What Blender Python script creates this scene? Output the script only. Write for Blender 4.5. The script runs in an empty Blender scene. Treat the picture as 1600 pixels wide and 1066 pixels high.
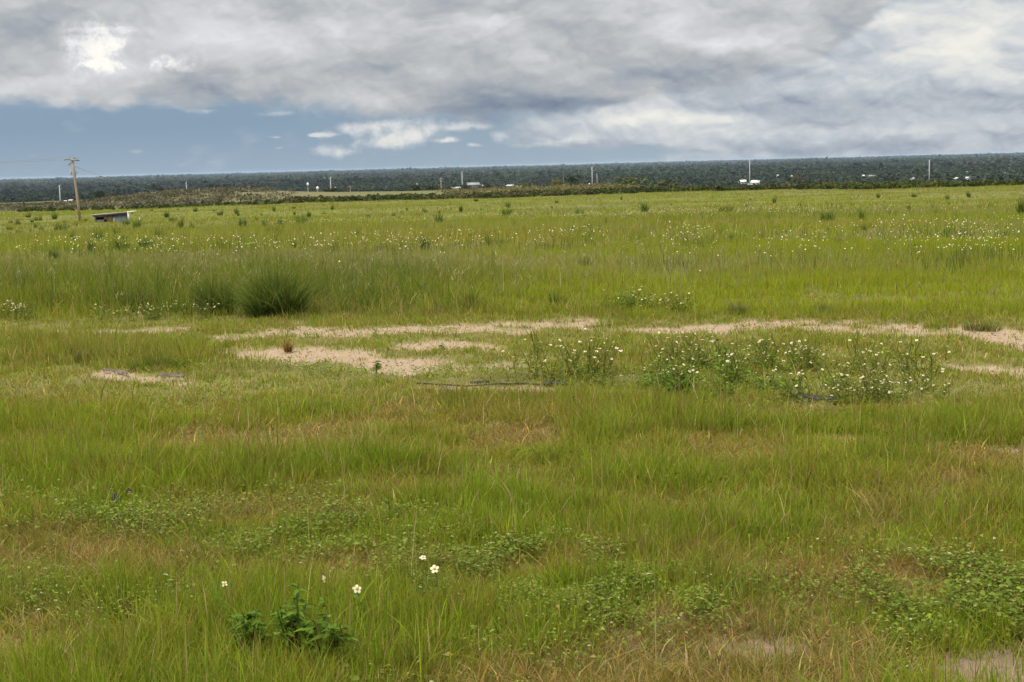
import bpy, math, random
import numpy as np
from mathutils import Matrix, Vector

R = math.radians
SC = bpy.context.scene
COL = SC.collection

# ------------------------------------------------------------------ camera
CAM_Z = 1.65
FPX = 2198.0                      # focal length in pixels of a 1600 px wide picture (40 degrees across)
PITCH, ROLL = 7.13, -1.5
cam_d = bpy.data.cameras.new('camera')
cam_d.sensor_width = 36.0
cam_d.lens = 36.0 * FPX / 1600.0
cam_d.clip_start = 0.05
cam_d.clip_end = 60000.0
cam = bpy.data.objects.new('camera', cam_d)
COL.objects.link(cam)
cam.matrix_world = (Matrix.Translation((0, 0, CAM_Z)) @ Matrix.Rotation(R(90 - PITCH), 4, 'X')
                    @ Matrix.Rotation(R(ROLL), 4, 'Z'))
SC.camera = cam
SC.render.resolution_x, SC.render.resolution_y = 1024, 682
CM = np.array(cam.matrix_world.to_3x3())

def ray(px, py):
    """world direction(s) of the view through a pixel of the 1600x1066 picture"""
    px = np.asarray(px, float); py = np.asarray(py, float)
    d = np.stack([(px - 800) / FPX, (533 - py) / FPX, -np.ones_like(px)], -1)
    d = d @ CM.T
    return d / np.linalg.norm(d, axis=-1, keepdims=True)

def project(P):
    q = (np.asarray(P, float) - np.array([0, 0, CAM_Z])) @ CM
    z = np.minimum(q[..., 2], -1e-6)
    return 800 + q[..., 0] / -z * FPX, 533 - q[..., 1] / -z * FPX

def skyc(px, py):
    d = ray(px, py)
    return (math.atan2(d[0], d[1]) * 21.98, math.asin(d[2]) * 21.98)

# ------------------------------------------------------------------ colour management, light
SC.view_settings.view_transform = 'Standard'
SC.view_settings.look = 'None'
SC.view_settings.exposure = 0.2
SC.view_settings.gamma = 1.0
SC.render.engine = 'CYCLES'
SC.cycles.max_bounces = 5
SC.cycles.diffuse_bounces = 3
SC.cycles.glossy_bounces = 2
SC.cycles.transmission_bounces = 3
SC.cycles.volume_bounces = 0
SC.cycles.transparent_max_bounces = 4
SC.cycles.caustics_reflective = False
SC.cycles.caustics_refractive = False
SC.cycles.use_denoising = True
SC.cycles.denoiser = 'OPENIMAGEDENOISE'
SC.cycles.denoising_input_passes = 'RGB_ALBEDO_NORMAL'
SC.cycles.denoising_prefilter = 'ACCURATE'

SUN_EL, SUN_AZ = 60.0, -140.0      # azimuth from the view direction, clockwise positive: behind the left shoulder
sun_d = bpy.data.lights.new('sun', 'SUN')
sun_d.energy = 3.2
sun_d.angle = R(10)
sun_d.color = (1.0, 0.96, 0.89)
sun = bpy.data.objects.new('sun', sun_d)
COL.objects.link(sun)
sdir = Vector((math.sin(R(SUN_AZ)) * math.cos(R(SUN_EL)), math.cos(R(SUN_AZ)) * math.cos(R(SUN_EL)), math.sin(R(SUN_EL))))
sun.rotation_euler = sdir.to_track_quat('Z', 'Y').to_euler()

# ------------------------------------------------------------------ sky: hazy blue with a broken deck of grey cloud
world = bpy.data.worlds.new('World')
SC.world = world
world.use_nodes = True
NT = world.node_tree
NT.nodes.clear()

class NG:
    """short hand for building node trees"""
    def __init__(s, nt): s.nt = nt
    def node(s, t, **k):
        n = s.nt.nodes.new(t)
        for a, v in k.items(): setattr(n, a, v)
        return n
    def put(s, sock, v):
        if isinstance(v, bpy.types.NodeSocket): s.nt.links.new(v, sock)
        else: sock.default_value = v
    def m(s, op, a, b=0.0, c=0.0, clamp=False):
        n = s.node('ShaderNodeMath', operation=op, use_clamp=clamp)
        s.put(n.inputs[0], a); s.put(n.inputs[1], b); s.put(n.inputs[2], c)
        return n.outputs[0]
    def v(s, op, a, b=(0, 0, 0), c=(0, 0, 0)):
        n = s.node('ShaderNodeVectorMath', operation=op)
        s.put(n.inputs[0], a); s.put(n.inputs[1], b)
        if op in ('MULTIPLY_ADD',): s.put(n.inputs[2], c)
        return n.outputs['Value'] if op in ('DOT_PRODUCT', 'LENGTH') else n.outputs[0]
    def scale(s, a, f):
        n = s.node('ShaderNodeVectorMath', operation='SCALE')
        s.put(n.inputs[0], a); s.put(n.inputs['Scale'], f)
        return n.outputs[0]
    def noise(s, vec, scale, detail=5, rough=0.55, out='Fac', dist=0.0):
        n = s.node('ShaderNodeTexNoise')
        s.put(n.inputs['Vector'], vec)
        n.inputs['Scale'].default_value = scale; n.inputs['Detail'].default_value = detail
        n.inputs['Roughness'].default_value = rough; n.inputs['Distortion'].default_value = dist
        return n.outputs[out]
    def smooth(s, x, a, b):
        n = s.node('ShaderNodeMapRange', interpolation_type='SMOOTHSTEP')
        s.put(n.inputs['Value'], x); s.put(n.inputs['From Min'], a); s.put(n.inputs['From Max'], b)
        return n.outputs[0]
    def mix(s, f, a, b):
        n = s.node('ShaderNodeMix', data_type='RGBA')
        s.put(n.inputs[0], f)
        s.put(n.inputs[6], a if isinstance(a, bpy.types.NodeSocket) else (*a, 1)); s.put(n.inputs[7], b if isinstance(b, bpy.types.NodeSocket) else (*b, 1))
        return n.outputs[2]
    def ramp(s, x, stops):
        n = s.node('ShaderNodeValToRGB')
        s.put(n.inputs[0], x)
        e = n.color_ramp.elements
        while len(e) < len(stops): e.new(0.5)
        for el, (p, c) in zip(e, stops):
            el.position = p; el.color = (*c, 1)
        return n.outputs[0]
    def xyz(s, x, y=0.0, z=0.0):
        n = s.node('ShaderNodeCombineXYZ')
        s.put(n.inputs[0], x); s.put(n.inputs[1], y); s.put(n.inputs[2], z)
        return n.outputs[0]

def lin(r, g, b):
    f = lambda c: (c / 255 / 12.92) if c <= 10 else ((c / 255 + 0.055) / 1.055) ** 2.4
    return (f(r), f(g), f(b))

def build_sky():
    g = NG(NT)
    tc = g.node('ShaderNodeTexCoord').outputs['Generated']
    sep = g.node('ShaderNodeSeparateXYZ'); g.put(sep.inputs[0], tc)
    X = g.m('MULTIPLY', g.m('ARCTAN2', sep.outputs[0], sep.outputs[1]), 21.98)   # hundredths of a picture width, about
    Y = g.m('MULTIPLY', g.m('ARCSINE', sep.outputs[2]), 21.98)
    P = g.xyz(X, Y)
    Pn = g.v('MULTIPLY', P, (0.62, 1.35, 1.0))
    w1 = g.v('MULTIPLY_ADD', g.noise(Pn, 0.9, 5, 0.5, 'Color'), (0.9, 0.5, 0), (-0.45, -0.25, 0))
    w2 = g.v('MULTIPLY_ADD', g.noise(Pn, 3.6, 3, 0.5, 'Color'), (0.20, 0.16, 0), (-0.10, -0.08, 0))
    PW = g.v('ADD', g.v('ADD', P, w1), w2)
    sw = g.node('ShaderNodeSeparateXYZ'); g.put(sw.inputs[0], PW)
    PWn = g.v('MULTIPLY', PW, (0.72, 1.18, 1.0))
    n1 = g.noise(PWn, 0.75, 6, 0.42)
    n1s = g.noise(g.v('ADD', PWn, (0.06, 0.30, 0)), 0.75, 6, 0.42)
    emb = g.m('SUBTRACT', n1, n1s)                         # lit upper edges, shaded bases
    nf = g.noise(PWn, 3.0, 5, 0.48)
    nfs = g.noise(g.v('ADD', PWn, (0.03, 0.09, 0)), 3.0, 5, 0.48)
    embf = g.m('SUBTRACT', nf, nfs)
    def bill(vec):                                         # heaped tops: folded noise, creased between rounded heads
        acc = None
        for sc, am in ((1.25, 1.0), (2.9, 0.5), (6.4, 0.26)):
            q = g.m('ABSOLUTE', g.m('MULTIPLY_ADD', g.noise(vec, sc, 1, 0.5), 2.0, -1.0))
            acc = g.m('MULTIPLY_ADD', q, am, 0.0 if acc is None else acc)
        return acc
    PB = g.v('MULTIPLY', g.v('ADD', P, g.v('ADD', g.scale(w1, 0.6), w2)), (0.75, 1.35, 1.0))
    bl = bill(PB)
    pf = g.m('SUBTRACT', bl, bill(g.v('ADD', PB, (0.03, 0.13, 0))))
    def blobs(vec, lst):
        acc = None
        for px, py, rx, ry, a in lst:
            cx, cy = skyc(px, py); sx, sy = 100.0 / rx, 100.0 / ry
            d = g.v('MULTIPLY_ADD', vec, (sx, sy, 0), (-cx * sx, -cy * sy, 0))
            e = g.m('POWER', 0.3679, g.v('DOT_PRODUCT', d, d))
            acc = g.m('MULTIPLY_ADD', e, a, 0.0 if acc is None else acc)
        return acc
    # clear air under the deck: blue grey on the left, paler on the right
    hx = g.smooth(X, -5.0, 6.5)
    blue = g.mix(hx, lin(135, 160, 184), lin(156, 175, 188))
    low = g.mix(hx, lin(158, 179, 198), lin(170, 186, 198))
    air = g.mix(g.smooth(Y, -0.1, 0.85), low, blue)
    nsk = g.node('ShaderNodeTexSky', sky_type='NISHITA')
    nsk.sun_disc = False; nsk.sun_elevation = R(SUN_EL); nsk.sun_rotation = R(SUN_AZ); nsk.altitude = 60
    nsk.dust_density = 2.0
    air = g.scale(air, 8.7)
    air = g.mix(0.10, air, nsk.outputs[0])
    # veil and heaped pale cloud low on the right and centre
    PC = g.v('ADD', P, g.scale(w2, 0.9))
    c1 = blobs(PW, [(1480, 190, 330, 62, 1.0), (1130, 192, 250, 30, .95), (930, 204, 120, 22, .7), (1550, 100, 300, 110, 1.1), (1300, 140, 240, 60, .9),
                    (1010, 233, 60, 12, -.75), (1190, 229, 60, 9, -.4), (1300, 95, 60, 10, -.45), (1140, 30, 60, 22, -.35), (1330, 222, 300, 24, .35)])
    c2 = blobs(PC, [(640, 192, 95, 14, .8), (560, 200, 60, 14, .7), (850, 225, 70, 10, 1.0), (612, 224, 62, 13, 1.1), (650, 209, 40, 9, .6), (517, 238, 34, 12, 1.1), (1000, 190, 130, 14, .7),
                    (300, 173, 40, 7, .75), (435, 177, 50, 6, .75), (735, 197, 50, 8, .9), (778, 213, 20, 8, 1.1), (700, 219, 24, 6, .8), (738, 228, 17, 5, .9), (505, 211, 24, 5, .9), (930, 215, 40, 9, .8),
                    (215, 238, 20, 5, .75), (424, 213, 18, 3, .75), (434, 231, 10, 3, .7), (50, 247, 9, 3, .7), (490, 212, 9, 3, .8), (1370, 205, 40, 9, .7), (1480, 205, 90, 10, .5)])
    m1 = g.smooth(g.m('ADD', c1, g.m('MULTIPLY_ADD', n1, 0.9, g.m('MULTIPLY_ADD', nf, 0.45, -0.66))), 0.05, 0.75)
    mc = g.smooth(g.m('ADD', c2, g.m('MULTIPLY_ADD', g.noise(PC, 3.6, 6, 0.6), 1.5, -1.05)), 0.05, 0.95)
    m1 = g.m('MAXIMUM', g.m('MULTIPLY', m1, 0.93), g.m('MULTIPLY', mc, 0.85))
    b1 = g.m('ADD', g.m('MULTIPLY_ADD', pf, 0.27, g.m('MULTIPLY_ADD', bl, 0.14, g.m('MULTIPLY_ADD', emb, 0.6, g.m('MULTIPLY_ADD', n1, 0.45, 0.29)))),
             blobs(PW, [(1000, 187, 110, 14, .34), (1130, 184, 100, 12, .22), (1490, 62, 110, 46, .34), (1540, 90, 50, 40, .2), (1390, 34, 60, 22, .3), (1560, 25, 40, 25, .2), (1430, 55, 50, 16, -.2), (1180, 40, 130, 30, -.14),
                        (1450, 158, 200, 22, -.12), (1250, 165, 120, 14, -.1), (1100, 175, 60, 8, -.14), (1340, 205, 300, 12, .08), (1300, 230, 420, 13, -.16), (1330, 140, 60, 20, .1), (1580, 30, 30, 40, -.15)]))
    b1 = g.m('ADD', b1, g.m('MULTIPLY', mc, blobs(PC, [(620, 205, 200, 40, .22), (850, 222, 120, 14, .24), (517, 232, 50, 14, .16), (300, 200, 230, 60, .12), (1000, 188, 100, 14, .1)])))
    stops = [(0.0, lin(118, 131, 151)), (0.25, lin(146, 156, 172)), (0.45, lin(174, 181, 190)), (0.62, lin(196, 201, 206)), (0.80, lin(220, 221, 219)), (1.0, lin(238, 236, 228))]
    cc1 = g.scale(g.ramp(b1, stops), 9.2)
    col = g.mix(m1, air, cc1)
    # the grey deck
    fc = g.node('ShaderNodeFloatCurve')
    g.put(fc.inputs['Value'], g.m('MULTIPLY_ADD', sw.outputs[0], 0.05, 0.5))
    cv = fc.mapping.curves[0]
    pts = [(-10, 1.06), (-7, 1.06), (-5, 1.0), (-3, .90), (-1.6, .72), (0, .70), (1.2, .76), (2.4, .92), (3.8, 1.14), (5.0, 1.55), (5.6, 2.0), (6.4, 2.7), (10, 2.9)]
    pts = [((x + 10) / 20, y / 4) for x, y in pts]
    cv.points[0].location = pts[0]; cv.points[1].location = pts[-1]
    for p in pts[1:-1]: cv.points.new(*p)
    fc.mapping.update()
    edge = g.m('MULTIPLY', fc.outputs[0], 4.0)
    up = g.m('ADD', g.m('SUBTRACT', sw.outputs[1], edge), g.m('MULTIPLY_ADD', nf, 0.30, -0.15))
    m2 = g.smooth(up, -0.07, 0.16)
    m2 = g.m('MAXIMUM', m2, g.smooth(Y, 2.6, 3.6))          # overhead the deck closes
    gb = blobs(PC, [(160, 60, 50, 30, 1.0), (170, 98, 46, 20, .8), (255, 100, 62, 13, .95), (214, 94, 26, 24, -1.1), (130, 80, 30, 40, .4)])
    gapv = g.m('MULTIPLY_ADD', g.m('MULTIPLY_ADD', g.noise(PC, 5.0, 6, 0.6), 3.4, -1.7), g.m('MULTIPLY', gb, 1.6, clamp=True), gb)
    b2 = g.m('ADD', g.m('MULTIPLY_ADD', pf, 0.15, g.m('MULTIPLY_ADD', bl, 0.10, g.m('MULTIPLY_ADD', emb, 0.60, g.m('MULTIPLY_ADD', n1, 0.60, 0.19)))),
             blobs(PW, [(880, 166, 170, 22, -.40), (740, 150, 150, 26, -.14), (1000, 122, 150, 22, -.16), (620, 178, 110, 10, -.12), (400, 152, 130, 18, -.13), (1190, 82, 120, 18, -.13), (1290, 98, 60, 10, -.08),
                        (520, 120, 200, 26, -.05), (570, 62, 60, 30, .12), (690, 66, 30, 20, .12), (1010, 55, 44, 30, .20), (1060, 28, 34, 24, .18), (1100, 62, 40, 20, .14), (960, 20, 40, 16, .1), (530, 48, 26, 22, .1), (450, 75, 40, 18, .07), (745, 40, 40, 26, .1), (120, 140, 200, 26, .05), (1080, 112, 80, 14, -.08), (420, 36, 150, 34, .05),
                        (860, 66, 110, 24, -.08), (650, 100, 120, 14, -.05), (940, 148, 70, 8, .10), (30, 22, 60, 34, -.12), (60, 110, 70, 24, .08), (350, 80, 60, 26, -.02), (1200, 30, 60, 24, -.1), (1180, 62, 60, 8, .12), (830, 190, 160, 6, -.1)]))
    b2 = g.m('MULTIPLY_ADD', g.smooth(gapv, 0.05, 1.5), 0.36, b2)
    b2 = g.m('MULTIPLY_ADD', g.smooth(up, 0.3, -0.05), -0.05, b2)
    stops2 = [(0.0, lin(110, 124, 143)), (0.22, lin(138, 147, 159)), (0.42, lin(168, 172, 176)), (0.58, lin(190, 192, 194)), (0.74, lin(208, 210, 213)), (0.9, lin(236, 234, 228)), (1.0, lin(243, 240, 231))]
    cc2 = g.scale(g.ramp(b2, stops2), 10.1)
    col = g.mix(m2, col, cc2)
    # thinner, brighter cloud overhead, where the high sun comes through
    lift = g.m('MULTIPLY_ADD', g.smooth(Y, 3.0, 22.0), ZENITH, 1.0)
    col = g.v('MULTIPLY', g.scale(col, lift), g.mix(g.smooth(Y, 3.0, 12.0), (1, 1, 1), (1.05, 1.0, 0.92)))
    bg = g.node('ShaderNodeBackground'); g.put(bg.inputs[0], col); bg.inputs[1].default_value = 0.1
    out = g.node('ShaderNodeOutputWorld')
    NT.links.new(bg.outputs[0], out.inputs[0])
ZENITH = 2.2
build_sky()

# ------------------------------------------------------------------ numeric noise
def _hash(ix, iy, seed):
    h = (ix.astype(np.int64) * 374761393 + iy.astype(np.int64) * 668265263 + seed * 1442695041) & 0xFFFFFFFF
    h = ((h ^ (h >> 13)) * 1274126177) & 0xFFFFFFFF
    return ((h ^ (h >> 16)) & 0xFFFFFF) / float(0xFFFFFF)

def vnoise(x, y, seed=0):
    x = np.asarray(x, float); y = np.asarray(y, float)
    ix = np.floor(x); iy = np.floor(y); fx = x - ix; fy = y - iy
    fx = fx * fx * (3 - 2 * fx); fy = fy * fy * (3 - 2 * fy)
    a = _hash(ix, iy, seed); b = _hash(ix + 1, iy, seed); c = _hash(ix, iy + 1, seed); d = _hash(ix + 1, iy + 1, seed)
    return (a + (b - a) * fx) * (1 - fy) + (c + (d - c) * fx) * fy

def fbm(x, y, seed=0, octaves=4, gain=0.5):
    s, a, t, f = 0.0, 1.0, 0.0, 1.0
    for o in range(octaves):
        s = s + a * vnoise(np.asarray(x) * f + o * 17.3, np.asarray(y) * f - o * 9.1, seed + o)
        t += a; a *= gain; f *= 2.03
    return s / t                      # 0..1, mean about 0.5

def sstep(x, a, b):
    t = np.clip((np.asarray(x, float) - a) / (b - a), 0, 1)
    return t * t * (3 - 2 * t)

# ------------------------------------------------------------------ terrain: a field on a low rise, falling to a wooded plain
_LD = np.log(np.array([0.05, 5, 12, 16, 20, 30, 50, 100, 200, 320, 420, 520]))
_PX = np.array([CAM_Z * FPX / 0.05, CAM_Z * FPX / 5, CAM_Z * FPX / 12, 1.665 * FPX / 16, 191, 146, 111, 86, 67.5, 50.5, 41, 36.5])
_LP = np.log(_PX)
PLAIN_Z = -33.0
def fall(D):
    D = np.maximum(np.asarray(D, float), 0.05)
    px = np.exp(np.interp(np.log(D), _LD, _LP))
    f = D * px / FPX - CAM_Z
    f2 = 520 * 36.5 / FPX - CAM_Z
    t = sstep(D, 500, 1150)
    return np.where(D < 500, f, f2 + (-PLAIN_Z - f2) * t + 0 * D)

def ground_z(x, y):
    x = np.asarray(x, float); y = np.asarray(y, float)
    D = np.hypot(x, y); az = np.degrees(np.arctan2(x, y))
    z = -fall(D)
    near = 1 - sstep(D, 25, 70)
    z = z + near * ((fbm(x * 0.55, y * 0.55, 5, 3) - 0.5) * 0.09 + (fbm(x * 2.6, y * 2.6, 9, 2) - 0.5) * 0.035) * sstep(D, 2, 4.5)
    far = sstep(D, 30, 110) * (1 - sstep(D, 500, 900))
    z = z + far * (fbm(x * 0.035, y * 0.035, 15, 3) - 0.5) * 0.9
    rt = sstep(az, 3.5, 9.0)                                   # the right side drops away sooner
    z = z - rt * np.clip(D - 348, 0, 260) * 0.045 * (1 - sstep(D, 640, 1120))
    # low brush covered rise on the left beyond the field
    z = z + 2.3 * np.exp(-((az + 11.5) / 4.2) ** 2) * sstep(D, 335, 400) * (1 - sstep(D, 470, 640))
    return z

_DS = np.exp(np.linspace(math.log(1.5), math.log(1500), 2600))
def at(px, py):
    """ground point seen through a pixel"""
    d = ray(px, py)
    h = math.hypot(d[0], d[1])
    xs, ys = d[0] / h * _DS, d[1] / h * _DS
    zr = CAM_Z + d[2] / h * _DS
    k = np.argmax(zr - ground_z(xs, ys) < 0)
    return np.array([xs[k], ys[k], float(ground_z(xs[k], ys[k]))])

def at_depth(px, py, D):
    """point at horizontal distance D through a pixel"""
    d = ray(px, py); h = math.hypot(d[0], d[1])
    return np.array([d[0] / h * D, d[1] / h * D, CAM_Z + d[2] / h * D])

# ------------------------------------------------------------------ what grows where (kept as ground positions)
TRACKS = [[(690, 512.5, 4.5), (760, 509.5, 6.5), (850, 509.5, 9.5), (905, 510.5, 10.5), (960, 513.5, 8.5), (1030, 513.5, 3.5), (1080, 513.5, 6.5), (1180, 509.5, 9.5), (1290, 512.5, 10.5), (1400, 515.5, 11.5), (1500, 521.5, 12.5), (1620, 531.5, 13.5)], [(30, 518.5, 4.5), (130, 518.5, 5.5), (220, 519.5, 6.5), (300, 519.5, 8.5), (350, 527.5, 7.5), (420, 521.5, 10.5), (520, 518.5, 9.5), (560, 521.5, 4.5), (640, 513.5, 7.5), (700, 512.5, 6.5), (730, 512.5, 0)], [(300, 550.5, 0), (350, 552.5, 8.5), (450, 556.5, 11.5), (540, 557.5, 12.5), (600, 563.5, 15.5), (665, 563.5, 15.5), (700, 567.5, 7.5), (740, 573.5, 4.5)], [(600, 542.5, 0), (640, 541.5, 7), (690, 536.5, 8), (740, 539.5, 7), (790, 546.5, 4)], [(745, 566.5, 4), (790, 571.5, 8), (840, 572.5, 4)], [(140, 584.5, 3), (165, 583.5, 6), (230, 592.5, 7), (290, 596.5, 7), (310, 595.5, 0)], [(645, 604.5, 3), (720, 604.5, 5), (800, 606.5, 6), (870, 607.5, 3)], [(1230, 628.5, 3), (1260, 631.5, 8), (1300, 634.5, 6), (1320, 635.5, 0)], [(1470, 571.5, 4), (1540, 575.5, 8), (1620, 589.5, 8)], [(1250, 685.5, 4), (1300, 687.5, 9), (1360, 691.5, 8), (1390, 693.5, 0)], [(1540, 699.5, 4), (1580, 703.5, 8), (1640, 707.5, 8)], [(1060, 1012, 11), (1130, 1014, 19), (1190, 1016, 19), (1260, 1012, 11)], [(930, 1012, 0), (980, 1010, 15), (1030, 1010, 0)], [(1425, 1040, 4), (1475, 1056, 34), (1540, 1066, 44), (1600, 1072, 44), (1690, 1074, 46)], [(1230, 1060, 0), (1290, 1075, 10), (1340, 1080, 0)], [(60, 860, 0), (150, 862, 4), (190, 858, 0)]]
def sand_mask(px, py, x, y):
    """1 where bare sand shows"""
    best = np.full(np.shape(px), -9.0)
    for t in TRACKS:
        tx, tc, th = np.array(t, float).T
        c = np.interp(px, tx, tc); h = np.interp(px, tx, th, left=-30, right=-30)
        hh = np.maximum(np.abs(h), 2.5)
        best = np.maximum(best, np.where(h > 0, (h - np.abs(py - c)) / hh, -9))
    n = (fbm(x * 2.0, y * 2.6, 31, 5, 0.62) - 0.5) * np.where(np.hypot(x, y) < 7, 1.6, 3.8)
    return sstep(best + n * 0.9, -0.10, 0.30) * (best > -3)

def gz(px, py, cx, cy, rx, ry):
    return np.exp(-((px - cx) / rx) ** 2 - ((py - cy) / ry) ** 2)

WEEDS = [(150, 805, 190, 45, 1.0), (470, 840, 180, 45, 1.0), (700, 905, 160, 45, .8), (900, 915, 150, 55, 1.0), (1010, 960, 130, 45, .9), (1480, 950, 150, 60, 1.35), (1570, 1000, 90, 40, 1.2),
         (1180, 960, 90, 30, .6), (60, 940, 90, 60, .55), (820, 1030, 200, 35, .45), (1300, 980, 100, 40, .5), (560, 584, 200, 12, 1.2), (760, 590, 130, 14, 1.3), (880, 606, 120, 14, 1.0), (460, 532, 60, 5, .9), (640, 527, 90, 5, .9), (700, 548, 60, 4, .8), (1560, 545, 60, 8, .6), (1090, 600, 160, 14, .9), (1370, 618, 120, 14, .9), (1210, 640, 90, 10, .8), (450, 578, 120, 8, .7), (300, 535, 130, 12, .5), (1040, 600, 120, 25, .6), (1330, 665, 60, 14, .8), (1120, 650, 90, 18, .5), (230, 545, 60, 10, .4), (250, 960, 120, 40, .3)]
def weed_map(px, py, x, y):
    w = 0
    for c in WEEDS: w = w + c[4] * gz(px, py, *c[:4])
    n = fbm(x * 1.7, y * 1.7, 41, 3)
    return np.clip(w * 1.25 + (n - 0.5) * 1.2 - 0.12, 0, 1.3)

GREEN = np.array([0.168, 0.250, 0.013]); OLIVE = np.array([0.275, 0.262, 0.034]); DRY = np.array([0.40, 0.29, 0.13])
RUST = np.array([0.240, 0.125, 0.038]); DARK = np.array([0.070, 0.130, 0.014]); PALE = np.array([0.31, 0.285, 0.135]); LIME = np.array([0.245, 0.305, 0.010])

def field_maps(px, py, x, y):
    """height in metres, colour weights (green, olive, dry, rust, dark, pale, lime) and cover for grass rooted at these places"""
    z = np.zeros_like(px)
    n1 = fbm(x * 0.8, y * 0.8, 51, 4); n2 = fbm(x * 2.2, y * 1.4, 61, 3); n3 = fbm(x * 0.16, y * 0.10, 71, 3); n4 = fbm(x * 0.05, y * 0.028, 77, 3)
    D = np.hypot(x, y)
    fg = sstep(py, 604, 668)                                  # foreground stand of fine grass
    mid = sstep(py, 485, 505) * (1 - fg)                      # the worn sandy strip
    back = 1 - sstep(py, 485, 505)                            # the field beyond
    tallL = back * gz(px, py, 300, 462, 420, 40) * 1.1 + back * gz(px, py, 520, 462, 150, 30) * .5
    tallL = np.clip(tallL, 0, 1) * (0.55 + 0.9 * n1)
    md = fbm(x * 1.5, y * 2.1, 55, 3); mo = sstep(md, 0.30, 0.72)      # mounds of taller growth
    h = fg * (0.040 + 0.100 * mo + 0.09 * (n1 - 0.5)) + mid * (0.045 + 0.15 * np.clip(n1 - 0.47, 0, 1)) + back * (0.15 + 0.18 * (n1 - 0.5) + 0.22 * tallL - 0.06 * gz(px, py, 1400, 467, 420, 26))
    h = np.where(D > 40, 0.30 + 0.35 * (n3 - 0.5) + 0.3 * (n1 - 0.5), h)
    # greener ridge at y 560, left
    h = h + mid * 0.14 * gz(px, py, 230, 560, 130, 14) + mid * 0.12 * gz(px, py, 60, 545, 120, 25)
    w = weed_map(px, py, x, y)
    h = h * (1 - 0.28 * np.clip(w, 0, 1))
    cg = fg * (0.58 + 1.0 * (n1 - 0.5) + 0.8 * (mo - 0.5)) + mid * 0.62 + back * 0.5
    co = fg * (0.40 - 0.8 * (n1 - 0.5)) + mid * 0.35 + back * (0.55 + 1.2 * (n3 - 0.5))
    cd = fg * (0.085 + 0.36 * (n2 - 0.45) + 0.18 * (0.5 - mo)) + mid * (0.16 + 0.4 * (n2 - 0.5)) + back * 0.05
    cr = fg * (0.105 + 0.60 * (n2 - 0.46) + 0.30 * (0.5 - mo)) + mid * 0.09 + back * 0.02
    ck = fg * 0.05 + back * (tallL * 2.8 + 0.25 * np.clip(n2 - 0.5, 0, 1) * (D < 34))
    cp = back * 0.10 + z
    cl = fg * (0.16 + 0.7 * (0.55 - n2) + 0.3 * (mo - 0.5)) + mid * 0.08 + z
    # patches of the foreground
    for (a, b, rx, ry, kind, amt) in [(1200, 830, 260, 40, 'g', .5), (820, 760, 280, 45, 'g', .4), (1350, 760, 260, 60, 'o', .25), (1080, 880, 230, 22, 'r', .55), (850, 640, 330, 35, 'r', .22), (1450, 640, 120, 30, 'd', .1),
                                      (300, 690, 260, 60, 'l', .18), (560, 720, 150, 50, 'g', .3), (130, 900, 140, 60, 'g', .2), (80, 610, 120, 40, 'o', .4), (1000, 700, 400, 30, 'o', .25), (1160, 900, 130, 22, 'd', .35), (1350, 900, 140, 14, 'r', .45),
                                      (1280, 1020, 90, 40, 'd', .4), (50, 970, 60, 70, 'd', .35), (250, 740, 120, 25, 'r', .35), (420, 760, 140, 16, 'r', .2), (1010, 600, 120, 20, 'l', .2), (1560, 850, 80, 60, 'r', .3), (520, 690, 90, 25, 'd', .2), (180, 1030, 90, 30, 'l', .3), (560, 1040, 110, 40, 'g', .5)]:
        e = amt * gz(px, py, a, b, rx, ry)
        if kind == 'g': cg = cg + e
        elif kind == 'o': co = co + e
        elif kind == 'r': cr = cr + e
        elif kind == 'd': cd = cd + e
        else: cl = cl + e
    # strip and far field
    lim = 1.9 * back * (2.4 * gz(px, py, 1400, 467, 420, 26) + 0.5 * gz(px, py, 850, 475, 300, 16) + 1.3 * gz(px, py, 1350, 388, 320, 7) + 0.9 * gz(px, py, 950, 401, 260, 7) + 0.6 * gz(px, py, 250, 335, 420, 12) + .5 * gz(px, py, 1100, 315, 700, 10)
                  + 0.35 * gz(px, py, 700, 400, 300, 10)) * (0.6 + 0.8 * n3)
    cl = cl + lim
    pale = 1.4 * back * (0.75 * gz(px, py, 350, 418, 500, 16) + 0.5 * gz(px, py, 1150, 424, 330, 14) + 0.55 * gz(px, py, 1300, 370, 350, 5) + .35 * gz(px, py, 1200, 330, 500, 10)) + back * 0.75 * np.clip(n4 - 0.5, 0, 1) * (py < 420)
    cp = cp + pale
    tan = 1.6 * back * (0.55 * gz(px, py, 1330, 352, 300, 5) + .45 * gz(px, py, 640, 365, 200, 9) + .35 * gz(px, py, 150, 372, 150, 6) + .3 * gz(px, py, 1450, 500, 200, 10) + .3 * gz(px, py, 600, 490, 200, 7)) * (0.5 + n2)
    co = co + tan; cd = cd + tan * 0.55; cr = cr + tan * 0.12
    far = (D > 40)
    pt = fbm(x * 0.10, y * 0.045, 87, 3); pt2 = fbm(x * 0.06 + 9, y * 0.03, 89, 3)
    cl = cl + back * 1.5 * np.clip(pt - 0.52, 0, 1) * 3; co = co + back * 1.6 * np.clip(0.46 - pt, 0, 1) * 3; cp = cp + back * 1.3 * np.clip(pt2 - 0.56, 0, 1) * 3
    cd = cd + back * 0.7 * np.clip(0.42 - pt2, 0, 1) * 3
    cg = np.where(far, cg + 0.25 + 0.5 * (n3 - 0.4), cg); cl = np.where(far, cl + 0.06, cl); cp = np.where(far, cp + 0.14, cp); ck = np.where(far, ck + 0.16, ck)
    W = np.stack([cg, co, cd, cr, ck, cp, cl], -1)
    W = np.clip(W, 0.005, None)
    cover = fg + mid * np.clip(0.78 + 1.4 * (n1 - 0.45), 0.25, 1) + back
    cover = cover * (1 - 0.30 * np.clip(w, 0, 1))
    return np.maximum(h, 0.03), W, cover
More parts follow.
